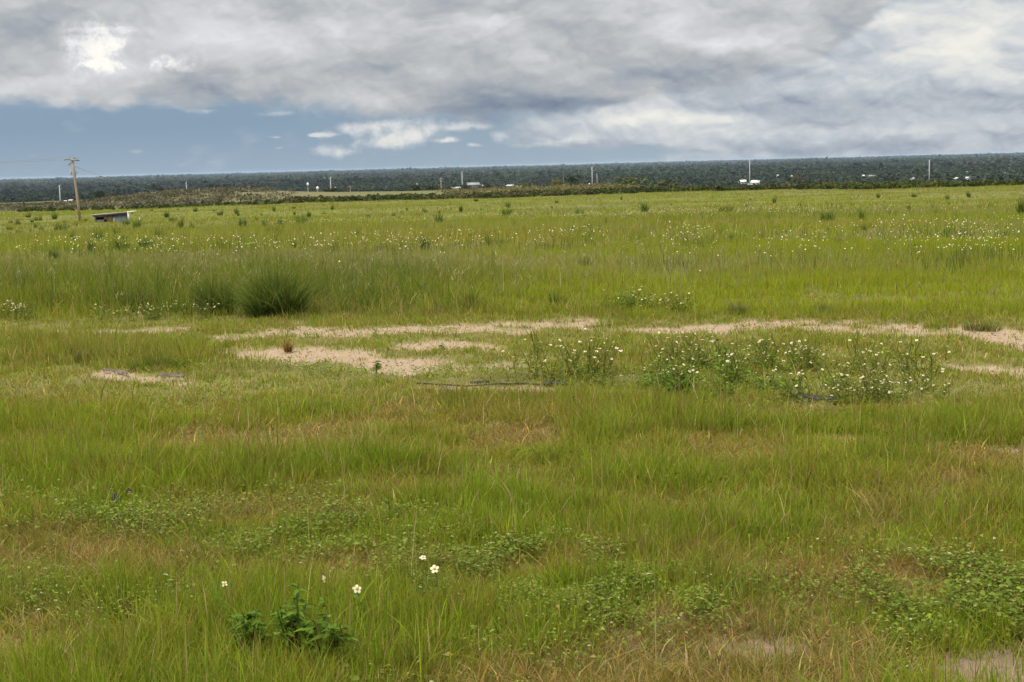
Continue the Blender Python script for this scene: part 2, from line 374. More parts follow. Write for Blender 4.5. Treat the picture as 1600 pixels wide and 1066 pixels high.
PALETTE = np.stack([GREEN, OLIVE, DRY, RUST, DARK, PALE, LIME])

# ------------------------------------------------------------------ meshes from arrays
class Soup:
    """collects vertices, quads and triangles with a colour per vertex and builds one mesh"""
    def __init__(s): s.v, s.f3, s.f4, s.c, s.n = [], [], [], [], 0
    def add(s, v, c, f3=None, f4=None):
        v = np.asarray(v, np.float32).reshape(-1, 3)
        c = np.asarray(c, np.float32)
        if c.ndim == 1: c = np.broadcast_to(c, (len(v), 3))
        s.v.append(v); s.c.append(c.reshape(-1, 3))
        if f3 is not None and len(f3): s.f3.append(np.asarray(f3, np.int32) + s.n)
        if f4 is not None and len(f4): s.f4.append(np.asarray(f4, np.int32) + s.n)
        s.n += len(v)
    def mesh(s, name, mat, smooth=False):
        me = bpy.data.meshes.new(name)
        v = np.concatenate(s.v); c = np.concatenate(s.c)
        f3 = np.concatenate(s.f3) if s.f3 else np.zeros((0, 3), np.int32)
        f4 = np.concatenate(s.f4) if s.f4 else np.zeros((0, 4), np.int32)
        me.vertices.add(len(v)); me.vertices.foreach_set('co', v.ravel())
        loops = np.concatenate([f3.ravel(), f4.ravel()]).astype(np.int32)
        me.loops.add(len(loops)); me.loops.foreach_set('vertex_index', loops)
        n = len(f3) + len(f4)
        me.polygons.add(n)
        st = np.concatenate([np.arange(len(f3)) * 3, len(f3) * 3 + np.arange(len(f4)) * 4]).astype(np.int32)
        me.polygons.foreach_set('loop_start', st)
        if smooth: me.polygons.foreach_set('use_smooth', np.ones(n, bool))
        me.update(calc_edges=True)
        ca = me.color_attributes.new('tint', 'FLOAT_COLOR', 'POINT')
        ca.data.foreach_set('color', np.concatenate([c, np.ones((len(c), 1), np.float32)], 1).astype(np.float32).ravel())
        me.materials.append(mat)
        return me
    def obj(s, name, mat, parent=None, smooth=False):
        o = bpy.data.objects.new(name, s.mesh(name, mat, smooth)); COL.objects.link(o)
        if parent: o.parent = parent
        return o

def tag(o, label=None, cat=None, group=None, kind=None):
    for k, v in (('label', label), ('category', cat), ('group', group), ('kind', kind)):
        if v: o[k] = v
    return o

def empty(name, loc, rz=0.0):
    o = bpy.data.objects.new(name, None); COL.objects.link(o)
    o.location = [float(q) for q in loc]; o.rotation_euler = (0, 0, rz)
    o.empty_display_size = 0.2
    return o

# ------------------------------------------------------------------ materials
def leaf_mat(name, trans=0.35, rough=0.6, spec=0.25, var=0.0):
    m = bpy.data.materials.new(name); m.use_nodes = True
    nt = m.node_tree; nt.nodes.clear(); g = NG(nt)
    at_ = g.node('ShaderNodeAttribute', attribute_name='tint').outputs['Color']
    p = g.node('ShaderNodeBsdfPrincipled')
    g.put(p.inputs['Base Color'], at_); p.inputs['Roughness'].default_value = rough
    p.inputs['Specular IOR Level'].default_value = spec
    out = g.node('ShaderNodeOutputMaterial')
    if trans:
        t = g.node('ShaderNodeBsdfTranslucent'); g.put(t.inputs[0], at_)
        mx = g.node('ShaderNodeMixShader'); mx.inputs[0].default_value = trans
        nt.links.new(p.outputs[0], mx.inputs[1]); nt.links.new(t.outputs[0], mx.inputs[2])
        nt.links.new(mx.outputs[0], out.inputs[0])
    else: nt.links.new(p.outputs[0], out.inputs[0])
    return m
M_GRASS = leaf_mat('grass_blade', 0.50, 0.65, 0.08)
M_LEAF = leaf_mat('weed_leaf', 0.30, 0.6, 0.10)
M_STEM = leaf_mat('plant_stem', 0.0, 0.6, 0.1)
M_PETAL = leaf_mat('flower_petal', 0.3, 0.7, 0.1)
M_WOODS = leaf_mat('tree_foliage', 0.2, 0.8, 0.1)

def solid(name, col, rough=0.7, scale=8.0, amt=0.25, dirt=None, metal=0.0, bump=0.0, stretch=(1, 1, 1), spec=0.4):
    m = bpy.data.materials.new(name); m.use_nodes = True
    nt = m.node_tree; nt.nodes.clear(); g = NG(nt)
    co = g.v('MULTIPLY', g.node('ShaderNodeTexCoord').outputs['Object'], stretch)
    n = g.noise(co, scale, 5, 0.6)
    lo = tuple(c * (1 - amt) for c in col) if dirt is None else dirt
    hi = tuple(min(1, c * (1 + amt)) for c in col)
    p = g.node('ShaderNodeBsdfPrincipled')
    g.put(p.inputs['Base Color'], g.mix(g.smooth(n, 0.3, 0.68), lo, hi))
    p.inputs['Roughness'].default_value = rough; p.inputs['Metallic'].default_value = metal
    p.inputs['Specular IOR Level'].default_value = spec
    if bump:
        b = g.node('ShaderNodeBump'); b.inputs['Strength'].default_value = bump; b.inputs['Distance'].default_value = 0.01
        g.put(b.inputs['Height'], n); nt.links.new(b.outputs[0], p.inputs['Normal'])
    out = g.node('ShaderNodeOutputMaterial'); nt.links.new(p.outputs[0], out.inputs[0])
    return m

# ------------------------------------------------------------------ ground, one sheet to the horizon
def build_ground():
    azf = np.arange(-26, 26.001, 0.1)
    azr = np.arange(28, 333, 4.0)
    az = np.radians(np.concatenate([azf, azr])); na = len(az)
    rs = [0.0]
    d = 0.4
    while d < 26000:
        rs.append(d)
        d *= 1.12 if d < 3.6 else (1.0040 if d < 18 else (1.012 if d < 60 else (1.02 if d < 600 else 1.06)))
    rs = np.array(rs[1:]); nr = len(rs)
    A, D = np.meshgrid(az, rs)
    x, y = D * np.sin(A), D * np.cos(A)
    z = ground_z(x, y)
    px, py = project(np.stack([x, y, z], -1))
    front = np.cos(A) > 0.85
    S = np.where(front & (D < 40), sand_mask(px, py, x, y), 0)
    z = z - 0.045 * S * (fbm(x * 4, y * 7, 3, 3) - 0.3) - 0.012 * S
    # ground colour: sandy litter under the grass, bare sand, dull earth under the woods
    litter = np.array([0.135, 0.115, 0.045]); sand = np.array([0.290, 0.214, 0.144]); soil = np.array([0.185, 0.130, 0.090])
    wood = np.array([0.035, 0.045, 0.022]); pasture = np.array([0.13, 0.13, 0.045]); brush = np.array([0.135, 0.122, 0.058])
    n = fbm(x * 1.2, y * 1.2, 81, 3)[..., None]
    mid = (sstep(py, 492, 510) * (1 - sstep(py, 585, 640)) * front * (D < 40))[..., None]
    c = litter * (0.75 + 0.5 * n) * (1 - mid) + mid * (np.array([0.150, 0.140, 0.048]) * (0.7 + 0.6 * n))
    fgs = sstep(py, 900, 990)[..., None] * (D < 9)[..., None]
    sc = sand * (1 - fgs) + soil * fgs
    c = c * (1 - S[..., None]) + sc * S[..., None]
    f1 = sstep(D, 36, 80)[..., None]
    c = c * (1 - f1) + np.array([0.135, 0.138, 0.036]) * f1
    azd = np.degrees(A)
    leftb = (sstep(azd, -2.0, -8) * sstep(D, 322, 350))[..., None] * 1.0
    c = c * (1 - leftb) + brush * leftb
    f2 = sstep(D, 345, 380)[..., None]
    c = c * (1 - f2) + (pasture * (0.6 + 0.5 * fbm(x * .02, y * .02, 8, 2)[..., None])) * f2
    rb = (sstep(azd, 3.0, 8.0) * sstep(D, 345, 352))[..., None]
    c = c * (1 - rb) + np.array([0.045, 0.052, 0.020]) * rb
    leftb2 = leftb * (1 - sstep(D, 430, 500))[..., None]
    c = c * (1 - leftb2) + brush * leftb2
    f3 = sstep(D, 700, 1000)[..., None]
    c = c * (1 - f3) + wood * f3
    v = np.stack([x, y, z], -1).reshape(-1, 3)
    i, j = np.meshgrid(np.arange(nr - 1), np.arange(na), indexing='ij')
    j2 = (j + 1) % na
    q = np.stack([i * na + j, i * na + j2, (i + 1) * na + j2, (i + 1) * na + j], -1).reshape(-1, 4)[:, ::-1]
    s = Soup()
    s.add(v, c.reshape(-1, 3), f4=q)
    k = len(v)
    s.add([(0, 0, float(ground_z(0, 0.01)))], litter)
    s.f3.append(np.stack([np.arange(na), (np.arange(na) + 1) % na, np.full(na, k)], -1).astype(np.int32)[:, ::-1])
    m = bpy.data.materials.new('field_earth'); m.use_nodes = True
    nt = m.node_tree; nt.nodes.clear(); g = NG(nt)
    at_ = g.node('ShaderNodeAttribute', attribute_name='tint').outputs['Color']
    co = g.node('ShaderNodeTexCoord').outputs['Object']
    nn = g.noise(co, 22.0, 6, 0.65); nb = g.noise(co, 140.0, 3, 0.6)
    f = g.m('MULTIPLY', g.m('MULTIPLY_ADD', nn, 0.8, 0.62), g.m('MULTIPLY_ADD', nb, 0.7, 0.65))
    p = g.node('ShaderNodeBsdfPrincipled')
    g.put(p.inputs['Base Color'], g.scale(at_, f)); p.inputs['Roughness'].default_value = 0.95; p.inputs['Specular IOR Level'].default_value = 0.1
    b = g.node('ShaderNodeBump'); b.inputs['Strength'].default_value = 0.5; b.inputs['Distance'].default_value = 0.015
    g.put(b.inputs['Height'], nn); nt.links.new(b.outputs[0], p.inputs['Normal'])
    out = g.node('ShaderNodeOutputMaterial'); nt.links.new(p.outputs[0], out.inputs[0])
    o = s.obj('ground', m, smooth=True)
    tag(o, 'green grass field with sandy wheel tracks falling away to a wooded plain', 'ground', kind='structure')
build_ground()

# ------------------------------------------------------------------ grass
rng = np.random.default_rng(11)
def add_blades(s, root, h, w, ldir, lean, face, col, tip, nseg):
    """tapering curved blades; ldir = direction of the lean, lean = sideways reach over height"""
    n = len(root)
    L = nseg * 2 + 1
    v = np.zeros((n, L, 3), np.float32); c = np.zeros((n, L, 3), np.float32)
    sx, sy = np.cos(face), np.sin(face)
    for k in range(nseg + 1):
        t = k / nseg
        off = lean * h * t ** 1.7
        cx = root[:, 0] + np.cos(ldir) * off; cy = root[:, 1] + np.sin(ldir) * off
        cz = root[:, 2] + h * (t - 0.28 * np.minimum(lean, 1.6) ** 2 * t * t)
        cc = col * (1 - t ** 1.5) + tip * t ** 1.5
        if k < nseg:
            ww = w * (1 - 0.75 * t ** 1.4) * 0.5
            v[:, 2 * k] = np.stack([cx - sx * ww, cy - sy * ww, cz], -1); v[:, 2 * k + 1] = np.stack([cx + sx * ww, cy + sy * ww, cz], -1)
            c[:, 2 * k] = cc; c[:, 2 * k + 1] = cc
        else:
            v[:, 2 * k] = np.stack([cx, cy, cz], -1); c[:, 2 * k] = cc
    base = (np.arange(n) * L)[:, None]
    q = [base + np.array([2 * k, 2 * k + 1, 2 * k + 3, 2 * k + 2]) for k in range(nseg - 1)]
    f3 = base + np.array([2 * nseg - 2, 2 * nseg - 1, 2 * nseg])
    s.add(v.reshape(-1, 3), c.reshape(-1, 3), f3=f3, f4=np.concatenate(q) if q else None)

def scatter(n, D0, D1, az=24.0, power=2.0):
    D = (rng.random(n) * (D1 ** power - D0 ** power) + D0 ** power) ** (1 / power)
    a = np.radians((rng.random(n) * 2 - 1) * az)
    return D * np.sin(a), D * np.cos(a)

def pick_colours(W, jitter):
    """choose one palette entry per root from the weights, blended towards the local mean"""
    W = W ** 1.3
    P = np.cumsum(W, -1); P /= P[:, -1:]
    r = rng.random(len(W))[:, None]
    k = (r > P).sum(-1).clip(0, len(PALETTE) - 1)
    mean = (W / W.sum(-1, keepdims=True)) @ PALETTE
    c = 0.62 * PALETTE[k] + 0.38 * mean
    c = c * np.exp(rng.normal(0, jitter, len(c)))[:, None]
    c[:, 0] *= np.exp(rng.normal(0, jitter * 0.5, len(c)))
    return c, k

def grass_zone(s, ntuft, per, D0, D1, wid, nseg, spread, hscale=1.0, power=2.0, tuftvar=0.30, calm=1.0):
    x, y = scatter(ntuft, D0, D1, power=power)
    z = ground_z(x, y); px, py = project(np.stack([x, y, z], -1))
    h, W, cov = field_maps(px, py, x, y)
    S = sand_mask(px, py, x, y) if D0 < 30 else np.zeros_like(x)
    keep = (rng.random(ntuft) < cov) & (rng.random(ntuft) > S * 0.93)
    x, y, h, W = x[keep], y[keep], h[keep], W[keep]
    n = len(x)
    c, kind = pick_colours(W, 0.16 * calm)
    Sk = S[keep]; h = h * (1 - 0.45 * Sk)
    th = h * hscale * np.exp(rng.normal(0, tuftvar, n))
    cnt = np.maximum(1, rng.poisson(per, n))
    idx = np.repeat(np.arange(n), cnt)
    N = len(idx)
    sp = spread * np.exp(rng.normal(0, 0.4, n))[idx]
    ox, oy = rng.normal(0, 1, N) * sp, rng.normal(0, 1, N) * sp
    X, Y = x[idx] + ox, y[idx] + oy
    Z = ground_z(X, Y) - 0.01
    bh = th[idx] * (0.50 + 0.62 * rng.random(N))
    k = kind[idx]
    lean = np.abs(rng.normal(0.30, 0.34, N)) + 0.35 * (k == 2) + 0.2 * (k == 3)
    out = np.arctan2(oy, ox) + rng.normal(0, 0.9, N)
    base = c[idx] * np.exp(rng.normal(0, 0.17 * calm, N))[:, None]
    # single odd blades: dry straw and rusty stems among the green
    r = rng.random(N)
    odd = W[idx] / W[idx].sum(-1, keepdims=True)
    base = np.where((r < (0.05 + 0.22 * odd[:, 2]) * calm ** 2)[:, None], DRY * np.exp(rng.normal(0, .25, N))[:, None], base)
    base = np.where(((r > 0.97 - 0.30 * odd[:, 3]) & (r > 0.8))[:, None], RUST * np.exp(rng.normal(0, .25, N))[:, None], base)
    tipm = (rng.random(N) ** 2 * 0.6)[:, None]
    tip = base * (1 - tipm) + (0.5 * DRY + 0.5 * OLIVE) * tipm
    face = rng.random(N) * math.pi
    add_blades(s, np.stack([X, Y, Z], -1), bh, wid * np.exp(rng.normal(0, 0.28, N)) * np.where(rng.random(N) < 0.05, 2.1, 1.0), out, lean, face, base, tip, nseg)

def thatch(s, n, D0, D1, wid):
    """short bent and fallen blades matted between the tufts"""
    x, y = scatter(n, D0, D1); z = ground_z(x, y); px, py = project(np.stack([x, y, z], -1))
    h, W, cov = field_maps(px, py, x, y); S = sand_mask(px, py, x, y)
    k = (rng.random(n) > S * 0.96) & (rng.random(n) < 0.45 + 0.55 * sstep(py, 600, 660))
    x, y, z, W = x[k], y[k], z[k], W[k]; m_ = len(x)
    W = W * np.array([0.8, 0.9, 1.9, 1.5, 1, 1, 1])
    c, _ = pick_colours(W, 0.28)
    lean = 0.5 + 1.1 * rng.random(m_)
    add_blades(s, np.stack([x, y, z - 0.004], -1), 0.035 + 0.075 * rng.random(m_), wid * np.exp(rng.normal(0, 0.35, m_)), rng.random(m_) * 6.28, lean, rng.random(m_) * 3.14, c, c, 2)

def build_grass():
    s = Soup()
    thatch(s, 85000, 3.2, 8.0, 0.0040)
    thatch(s, 80000, 8.0, 16.0, 0.0062)
    grass_zone(s, 5600, 26, 3.2, 6.2, 0.0036, 3, 0.045)
    grass_zone(s, 10500, 22, 6.2, 10.0, 0.0046, 3, 0.052)
    grass_zone(s, 15000, 16, 10.0, 16.0, 0.0062, 2, 0.055)
    tag(s.obj('meadow_grass', M_GRASS), 'fine green and straw coloured grass of the near field', 'grass', kind='stuff')
    s = Soup()
    grass_zone(s, 44000, 9, 16.0, 38.0, 0.0090, 2, 0.09, calm=0.55)
    grass_zone(s, 26000, 5, 38.0, 100.0, 0.030, 1, 0.22, calm=0.55)
    grass_zone(s, 34000, 5, 100.0, 345.0, 0.085, 1, 0.55, calm=0.7)
    tag(s.obj('field_grass', M_GRASS), 'rough olive grass of the field beyond the sandy track', 'grass', kind='stuff')
build_grass()

# ------------------------------------------------------------------ leaf masses
def leaf_quads(s, c, size, col, flat=0.0, asp=0.7):
    """one rough four cornered leaf clump per centre, turned at random"""
    n = len(c)
    nrm = rng.normal(0, 1, (n, 3)); nrm[:, 2] = nrm[:, 2] * (1 + flat) + flat * 0.7
    nrm /= np.linalg.norm(nrm, axis=1, keepdims=True) + 1e-9
    u = np.cross(nrm, rng.normal(0, 1, (n, 3))); u /= np.linalg.norm(u, axis=1, keepdims=True) + 1e-9
    v = np.cross(nrm, u)
    sz = np.broadcast_to(size, (n,))[:, None]
    j = lambda: 1 + rng.normal(0, 0.22, (n, 1))
    q = np.stack([c - u * sz * j(), c + v * sz * asp * j(), c + u * sz * j(), c - v * sz * asp * j()], 1)
    s.add(q.reshape(-1, 3), np.repeat(col, 4, 0), f4=(np.arange(n) * 4)[:, None] + np.arange(4))

def leaf_shapes(s, c, size, col, tilt=0.5, width=0.55):
    """pointed oval leaves with a folded midrib: six corners, four faces"""
    n = len(c)
    a = rng.random(n) * 2 * math.pi
    d = np.stack([np.cos(a), np.sin(a), rng.normal(0.05, tilt * 0.6, n)], -1); d /= np.linalg.norm(d, axis=1, keepdims=True)
    up = np.stack([rng.normal(0, tilt, n), rng.normal(0, tilt, n), np.ones(n)], -1)
    sd = np.cross(d, up); sd /= np.linalg.norm(sd, axis=1, keepdims=True)
    nn = np.cross(sd, d)
    L = np.broadcast_to(size, (n,))[:, None]; Wd = L * width * 0.5
    p0 = c; p1 = c + d * L * 0.45 - nn * L * 0.02; p2 = c + d * L - nn * L * 0.12
    l1 = c + d * L * 0.38 + sd * Wd + nn * L * 0.08; r1 = c + d * L * 0.38 - sd * Wd + nn * L * 0.08
    q = np.stack([p0, l1, p2, r1, p1], 1)
    b = (np.arange(n) * 5)[:, None]
    s.add(q.reshape(-1, 3), np.repeat(col, 5, 0), f3=np.concatenate([b + np.array([0, 1, 4]), b + np.array([1, 2, 4]), b + np.array([0, 4, 3]), b + np.array([4, 2, 3])]))

def crown_points(n, lumps):
    """points spread through a few overlapping lumps (x, y, z, r)"""
    l = np.asarray(lumps, float)
    w = l[:, 3] ** 2; k = rng.choice(len(l), n, p=w / w.sum())
    d = rng.normal(0, 1, (n, 3)); d /= np.linalg.norm(d, axis=1, keepdims=True)
    r = l[k, 3] * (0.55 + 0.5 * rng.random(n) ** 0.6)
    return l[k, :3] + d * r[:, None] * np.array([1, 1, 0.82])

# buildings and masts of the plain: (px, base py, width px, height px, wall colour, roof colour, depth, turn, label)
WHITE = 'w'; BUILDINGS = [
    (1160, 287, 11, 6.0, 'white', 'white', 9, 0.15, 'white flat fronted farm building just left of the tallest pale mast'),
    (1181, 289, 13, 7.5, 'white', 'white', 9, -0.35, 'white gabled farm building just right of the tallest pale mast'),
    (1172, 290, 7, 3.2, 'white', 'tin', 6, 0.1, 'low white shed at the foot of the tallest pale mast'),
    (739, 294, 19, 8.0, 'beige', 'greyroof', 12, 0.25, 'beige house with a broad grey roof right of a pale mast'),
    (713, 297, 17, 4.5, 'beige', 'tan', 8, -0.1, 'long low tan shed between dark trees and a pale mast'),
    (756, 291, 5, 3.2, 'white', 'tin', 5, 0.2, 'small white hut right of the grey roofed house'),
    (796, 293, 12, 4.0, 'beige', 'tin', 8, 0.1, 'pale low house beside the light green tree'),
    (814, 295, 12, 4.5, 'white', 'tin', 8, -0.2, 'long pale house at the edge of the tan brush'),
    (920, 291, 7, 4.6, 'white', 'white', 6, 0.1, 'white box shaped hut left of the mast behind the dark round tree'),
    (940, 291, 4, 3.0, 'white', 'tin', 4, 0.3, 'little white shed right of the mast behind the dark round tree'),
    (1102, 271, 4, 2.6, 'white', 'white', 6, 0.0, 'far white cottage alone in the woods left of the tallest mast'),
    (1214, 276, 5, 3.2, 'white', 'white', 7, 0.2, 'white cottage in the woods right of the gabled farm building'),
    (1232, 275.5, 3.4, 2.0, 'white', 'tin', 6, 0.0, 'first of three tiny pale roofs in a row in the woods'),
    (1237, 275.5, 3.0, 2.0, 'white', 'tin', 6, 0.0, 'second of three tiny pale roofs in a row in the woods'),
    (1241, 275.5, 3.0, 2.0, 'white', 'tin', 6, 0.0, 'third of three tiny pale roofs in a row in the woods'),
    (1348, 276, 5, 3.4, 'white', 'white', 7, 0.1, 'white cottage beside a long grey roof in the woods'),
    (1363, 276, 10, 3.0, 'beige', 'greyroof', 9, -0.1, 'long grey roof low among the trees'),
    (1428, 280, 9, 4.0, 'white', 'white', 8, 0.5, 'white roofed barn left of the rightmost mast'),
    (1494, 279, 7, 3.2, 'white', 'white', 8, -0.4, 'white roofed barn right of the rightmost mast'),
    (1512.5, 279, 6.5, 4.2, 'white', 'white', 7, 0.1, 'bright white square house beside a white roofed barn'),
    (1510.5, 270, 4, 3.4, 'white', 'white', 7, 0.1, 'white cottage higher in the woods behind the bright square house'),
    (1530, 267, 2.6, 2.0, 'white', 'tin', 7, 0.0, 'tiny pale roof deep in the woods right of a white cottage'),
    (1570, 270, 6.5, 3.0, 'white', 'white', 8, 0.1, 'long white house in the woods at far right'),
    (1597, 268, 5, 3.0, 'white', 'tin', 8, 0.1, 'pale house in the woods cut by the picture edge'),
    (651, 289, 4, 2.8, 'white', 'white', 5, 0.1, 'white cottage in the woods left of the wooden pole with a crossarm'),
    (606, 294, 5, 3.0, 'white', 'tin', 6, 0.4, 'pale tin roof at the wood edge left of a white cottage'),
    (658, 300, 6, 3.4, 'beige', 'tin', 6, 0.1, 'grey hut at the edge of the dark trees'),
    (445, 302, 6, 2.8, 'beige', 'tin', 6, 0.2, 'pale roof at the left end of the dark shrub row'),
    (333, 276, 5, 1.8, 'white', 'tin', 9, 0.0, 'far pale roof in the woods above the brown brush'),
    (46, 284.5, 7, 1.6, 'beige', 'tin', 9, 0.0, 'far grey roof in the woods at left'),
    (132, 281, 3.0, 2.0, 'white', 'white', 6, 0.0, 'tiny white roof right of the leaning pole'),
    (102, 314, 4.0, 2.2, 'white', 'white', 4, 0.1, 'white hut in the pale field left of the leaning pole'),
    (111, 313, 6.5, 2.2, 'white', 'white', 4, 0.05, 'wider white hut in the pale field behind the leaning pole'),
]
def hz(px): return 279.3 - 0.02618 * px                       # true horizon row in the picture
def plain_depth(px, py): return min(7000.0, (CAM_Z - PLAIN_Z) * FPX / max(py - hz(px), 9.0))

def build_woods():
    s = Soup()
    clear = []
    for b in BUILDINGS:
        if b[0] in (102, 111): continue
        D = plain_depth(b[0], b[1]); clear.append((math.degrees(math.atan2(*ray(b[0], b[1])[:2])), D, 0.55 * math.degrees(b[2] / FPX) + 0.06))
    def zone(nt, D0, D1, rad, hgt, k, qs, az=24, power=2.0):
        x, y = scatter(nt, D0, D1, az, power)
        D = np.hypot(x, y); a = np.degrees(np.arctan2(x, y))
        patch = fbm(x * 0.0022, y * 0.0010, 91, 4, 0.6); open_ = fbm(x * 0.0030 + 40, y * 0.0016, 95, 3)
        keep = (open_ > 0.36) | (rng.random(nt) < 0.35)
        h = hgt * np.exp(rng.normal(0, 0.22, nt)) * (0.7 + 0.6 * patch) * np.where(D0 > 7000, 0.6 + 0.9 * fbm(x * 0.0012, y * 0.0002, 33, 3), 1.0)
        for (ca, cd, cw) in clear:
            inw = (np.abs(a - ca) < cw) & (D < cd + 15) & (D > cd * 0.55)
            lim = np.clip((cd - D) * 34.0 / cd * 0.85, 0.6, 99)
            h = np.where(inw, np.minimum(h, lim), h)
            keep &= ~((np.abs(a - ca) < cw) & (np.abs(D - cd) < 18))
        x, y, h, D, patch, op = x[keep], y[keep], h[keep], D[keep], patch[keep], open_[keep]
        n = len(x); r = rad * np.exp(rng.normal(0, 0.25, n))
        z = ground_z(x, y)
        base = np.array([0.021, 0.032, 0.018]) * (0.88 + 0.3 * rng.random((n, 1))) * (0.35 + 1.4 * sstep(patch, 0.30, 0.70)[:, None])
        brown = np.array([0.062, 0.050, 0.028]); pale = np.array([0.062, 0.080, 0.030])
        w1 = (rng.random(n) < 0.18 + 0.5 * (op < 0.42))[:, None] * 0.5; w2 = (rng.random(n) < 0.16)[:, None] * 0.6
        base = base * (1 - w1) + brown * w1; base = base * (1 - w2) + pale * w2
        idx = np.repeat(np.arange(n), k); N = len(idx)
        d = rng.normal(0, 1, (N, 3)); d /= np.linalg.norm(d, axis=1, keepdims=True); d[:, 2] = np.abs(d[:, 2]) * 1.1 - 0.25
        c = np.stack([x[idx] + d[:, 0] * r[idx], y[idx] + d[:, 1] * r[idx], z[idx] + h[idx] * (0.52 + 0.42 * d[:, 2])], -1)
        sz = np.minimum(qs * np.exp(rng.normal(0, 0.3, N)), h[idx] * 0.5 + 0.4)
        leaf_quads(s, c, sz, base[idx] * (0.9 + 0.2 * rng.random((N, 1))), flat=5.0)
    zone(17000, 1080, 3000, 5.5, 9.5, 20, 2.0)
    zone(16000, 3000, 8000, 16.0, 11.0, 16, 5.5)
    zone(12000, 8000, 23000, 70.0, 15.0, 12, 17.0)
    tag(s.obj('distant_woods', M_WOODS), 'dark woods covering the plain to the horizon', 'woods', kind='stuff')
build_woods()

def shrub_mass(name, label, cat, spots, kcol, k, qs):
    """spots: x, y, radius, height, colour"""
    s = Soup()
    for (x, y, r, h, c) in spots:
        z = float(ground_z(x, y))
        lumps = [(x + rng.normal(0, r * 0.5), y + rng.normal(0, r * 0.5), z + h * (0.3 + 0.35 * rng.random()), r * (0.5 + 0.3 * rng.random())) for _ in range(3)]
        p = crown_points(k, lumps); p[:, 2] = np.clip(p[:, 2], z, z + h * 1.1)
        col = np.asarray(c) * np.exp(rng.normal(0, 0.20, (k, 1)))
        leaf_quads(s, p, qs * np.exp(rng.normal(0, 0.3, k)), col, flat=0.2)
    tag(s.obj(name, M_WOODS), label, cat, kind='stuff')

def build_field_edge():
    spots = []
    for _ in range(1150):                                     # dark shrubs along the far edge of the field
        px = 425 + 1260 * rng.random(); a = math.atan2(*ray(px, 300)[:2])
        dep = 328 + 42 * rng.random() ** 1.3 * (0.35 + 0.65 * min(1, max(0, (px - 430) / 500)))
        if px < 560 and rng.random() > (px - 400) / 160: continue
        x, y = dep * math.sin(a), dep * math.cos(a)
        big = 0.75 + 0.9 * float(fbm(px * 0.013, 3.0, 5, 3)) * rng.random()
        right = max(0, min(1, (px - 1180) / 200))
        c = np.array([0.052, 0.066, 0.018]) * (0.6 + 0.7 * rng.random())
        r_ = rng.random()
        if r_ < 0.16 - 0.1 * right: c = np.array([0.095, 0.082, 0.036])
        elif r_ < 0.34 + 0.15 * right: c = np.array([0.085, 0.105, 0.020])
        spots.append((x, y, 1.2 * big, (0.95 + 0.15 * right) * big * 1.0, c))
    for _ in range(260):                                      # a thin dark line of them below the brown rise
        px = 20 + 420 * rng.random(); a = math.atan2(*ray(px, 300)[:2]); dep = 326 + 12 * rng.random()
        if px < 230 and rng.random() < 0.45: continue
        sz = 0.35 + 0.45 * rng.random() ** 2
        spots.append((dep * math.sin(a), dep * math.cos(a), sz, sz * 1.1, np.array([0.060, 0.078, 0.022]) * (0.7 + 0.6 * rng.random())))
    for _ in range(420):                                      # more of them filling the dip at right
        px = 1180 + 480 * rng.random(); a = math.atan2(*ray(px, 300)[:2]); dep = 365 + 110 * rng.random()
        sz = 1.0 + 0.8 * rng.random()
        spots.append((dep * math.sin(a), dep * math.cos(a), sz * 1.3, sz * (1.2 - 0.55 * float(sstep(px, 1330, 1420))), np.array([0.055, 0.068, 0.020]) * (0.6 + 0.8 * rng.random())))
    shrub_mass('shrub_thicket', 'dark olive shrubs in a low row along the far edge of the field', 'shrubs', spots, None, 74, 0.24)
    spots = []
    for _ in range(900):                                      # dead grey brown brush on the left rise
        px = -60 + 520 * rng.random(); a = math.atan2(*ray(px, 300)[:2]); dep = 340 + 105 * rng.random()
        if px > 300 and rng.random() < (px - 300) / 190: continue
        x, y = dep * math.sin(a), dep * math.cos(a)
        c = np.array([0.128, 0.118, 0.070]) * (0.85 + 0.3 * rng.random())
        if rng.random() < 0.26: c = np.array([0.075, 0.080, 0.032])
        hs = 0.35 + 0.65 * float(sstep(px, 90, 260))
        spots.append((x, y, 1.4, (0.8 + 0.9 * rng.random() ** 2) * hs, c))
    shrub_mass('dry_brush', 'grey brown dry brush on the low rise at left', 'brush', spots, None, 56, 0.20)
    spots = []
    for _ in range(520):                                      # tan weeds behind the dark shrubs in the middle
        px = 690 + 500 * rng.random(); a = math.atan2(*ray(px, 300)[:2]); dep = 385 + 60 * rng.random()
        x, y = dep * math.sin(a), dep * math.cos(a)
        m_ = math.exp(-((px - 940) / 170) ** 2)
        c = np.array([0.165, 0.142, 0.062]) * (0.8 + 0.4 * rng.random())
        if rng.random() < 0.25: c = np.array([0.12, 0.125, 0.040])
        spots.append((x, y, 1.4, 0.5 + 1.3 * m_ * (0.6 + 0.5 * rng.random()), c))
    shrub_mass('tan_weeds', 'tan dry weeds behind the dark shrub row', 'weeds', spots, None, 46, 0.21)
build_field_edge()

# ------------------------------------------------------------------ solid shapes
def box(s, lo, hi, col=(.5, .5, .5), M=None):
    x0, y0, z0 = lo; x1, y1, z1 = hi
    v = np.array([(x0, y0, z0), (x1, y0, z0), (x1, y1, z0), (x0, y1, z0), (x0, y0, z1), (x1, y0, z1), (x1, y1, z1), (x0, y1, z1)], float)
    if M is not None: v = (np.c_[v, np.ones(8)] @ np.array(M).T)[:, :3]
    s.add(v, col, f4=[(0, 3, 2, 1), (4, 5, 6, 7), (0, 1, 5, 4), (1, 2, 6, 5), (2, 3, 7, 6), (3, 0, 4, 7)])

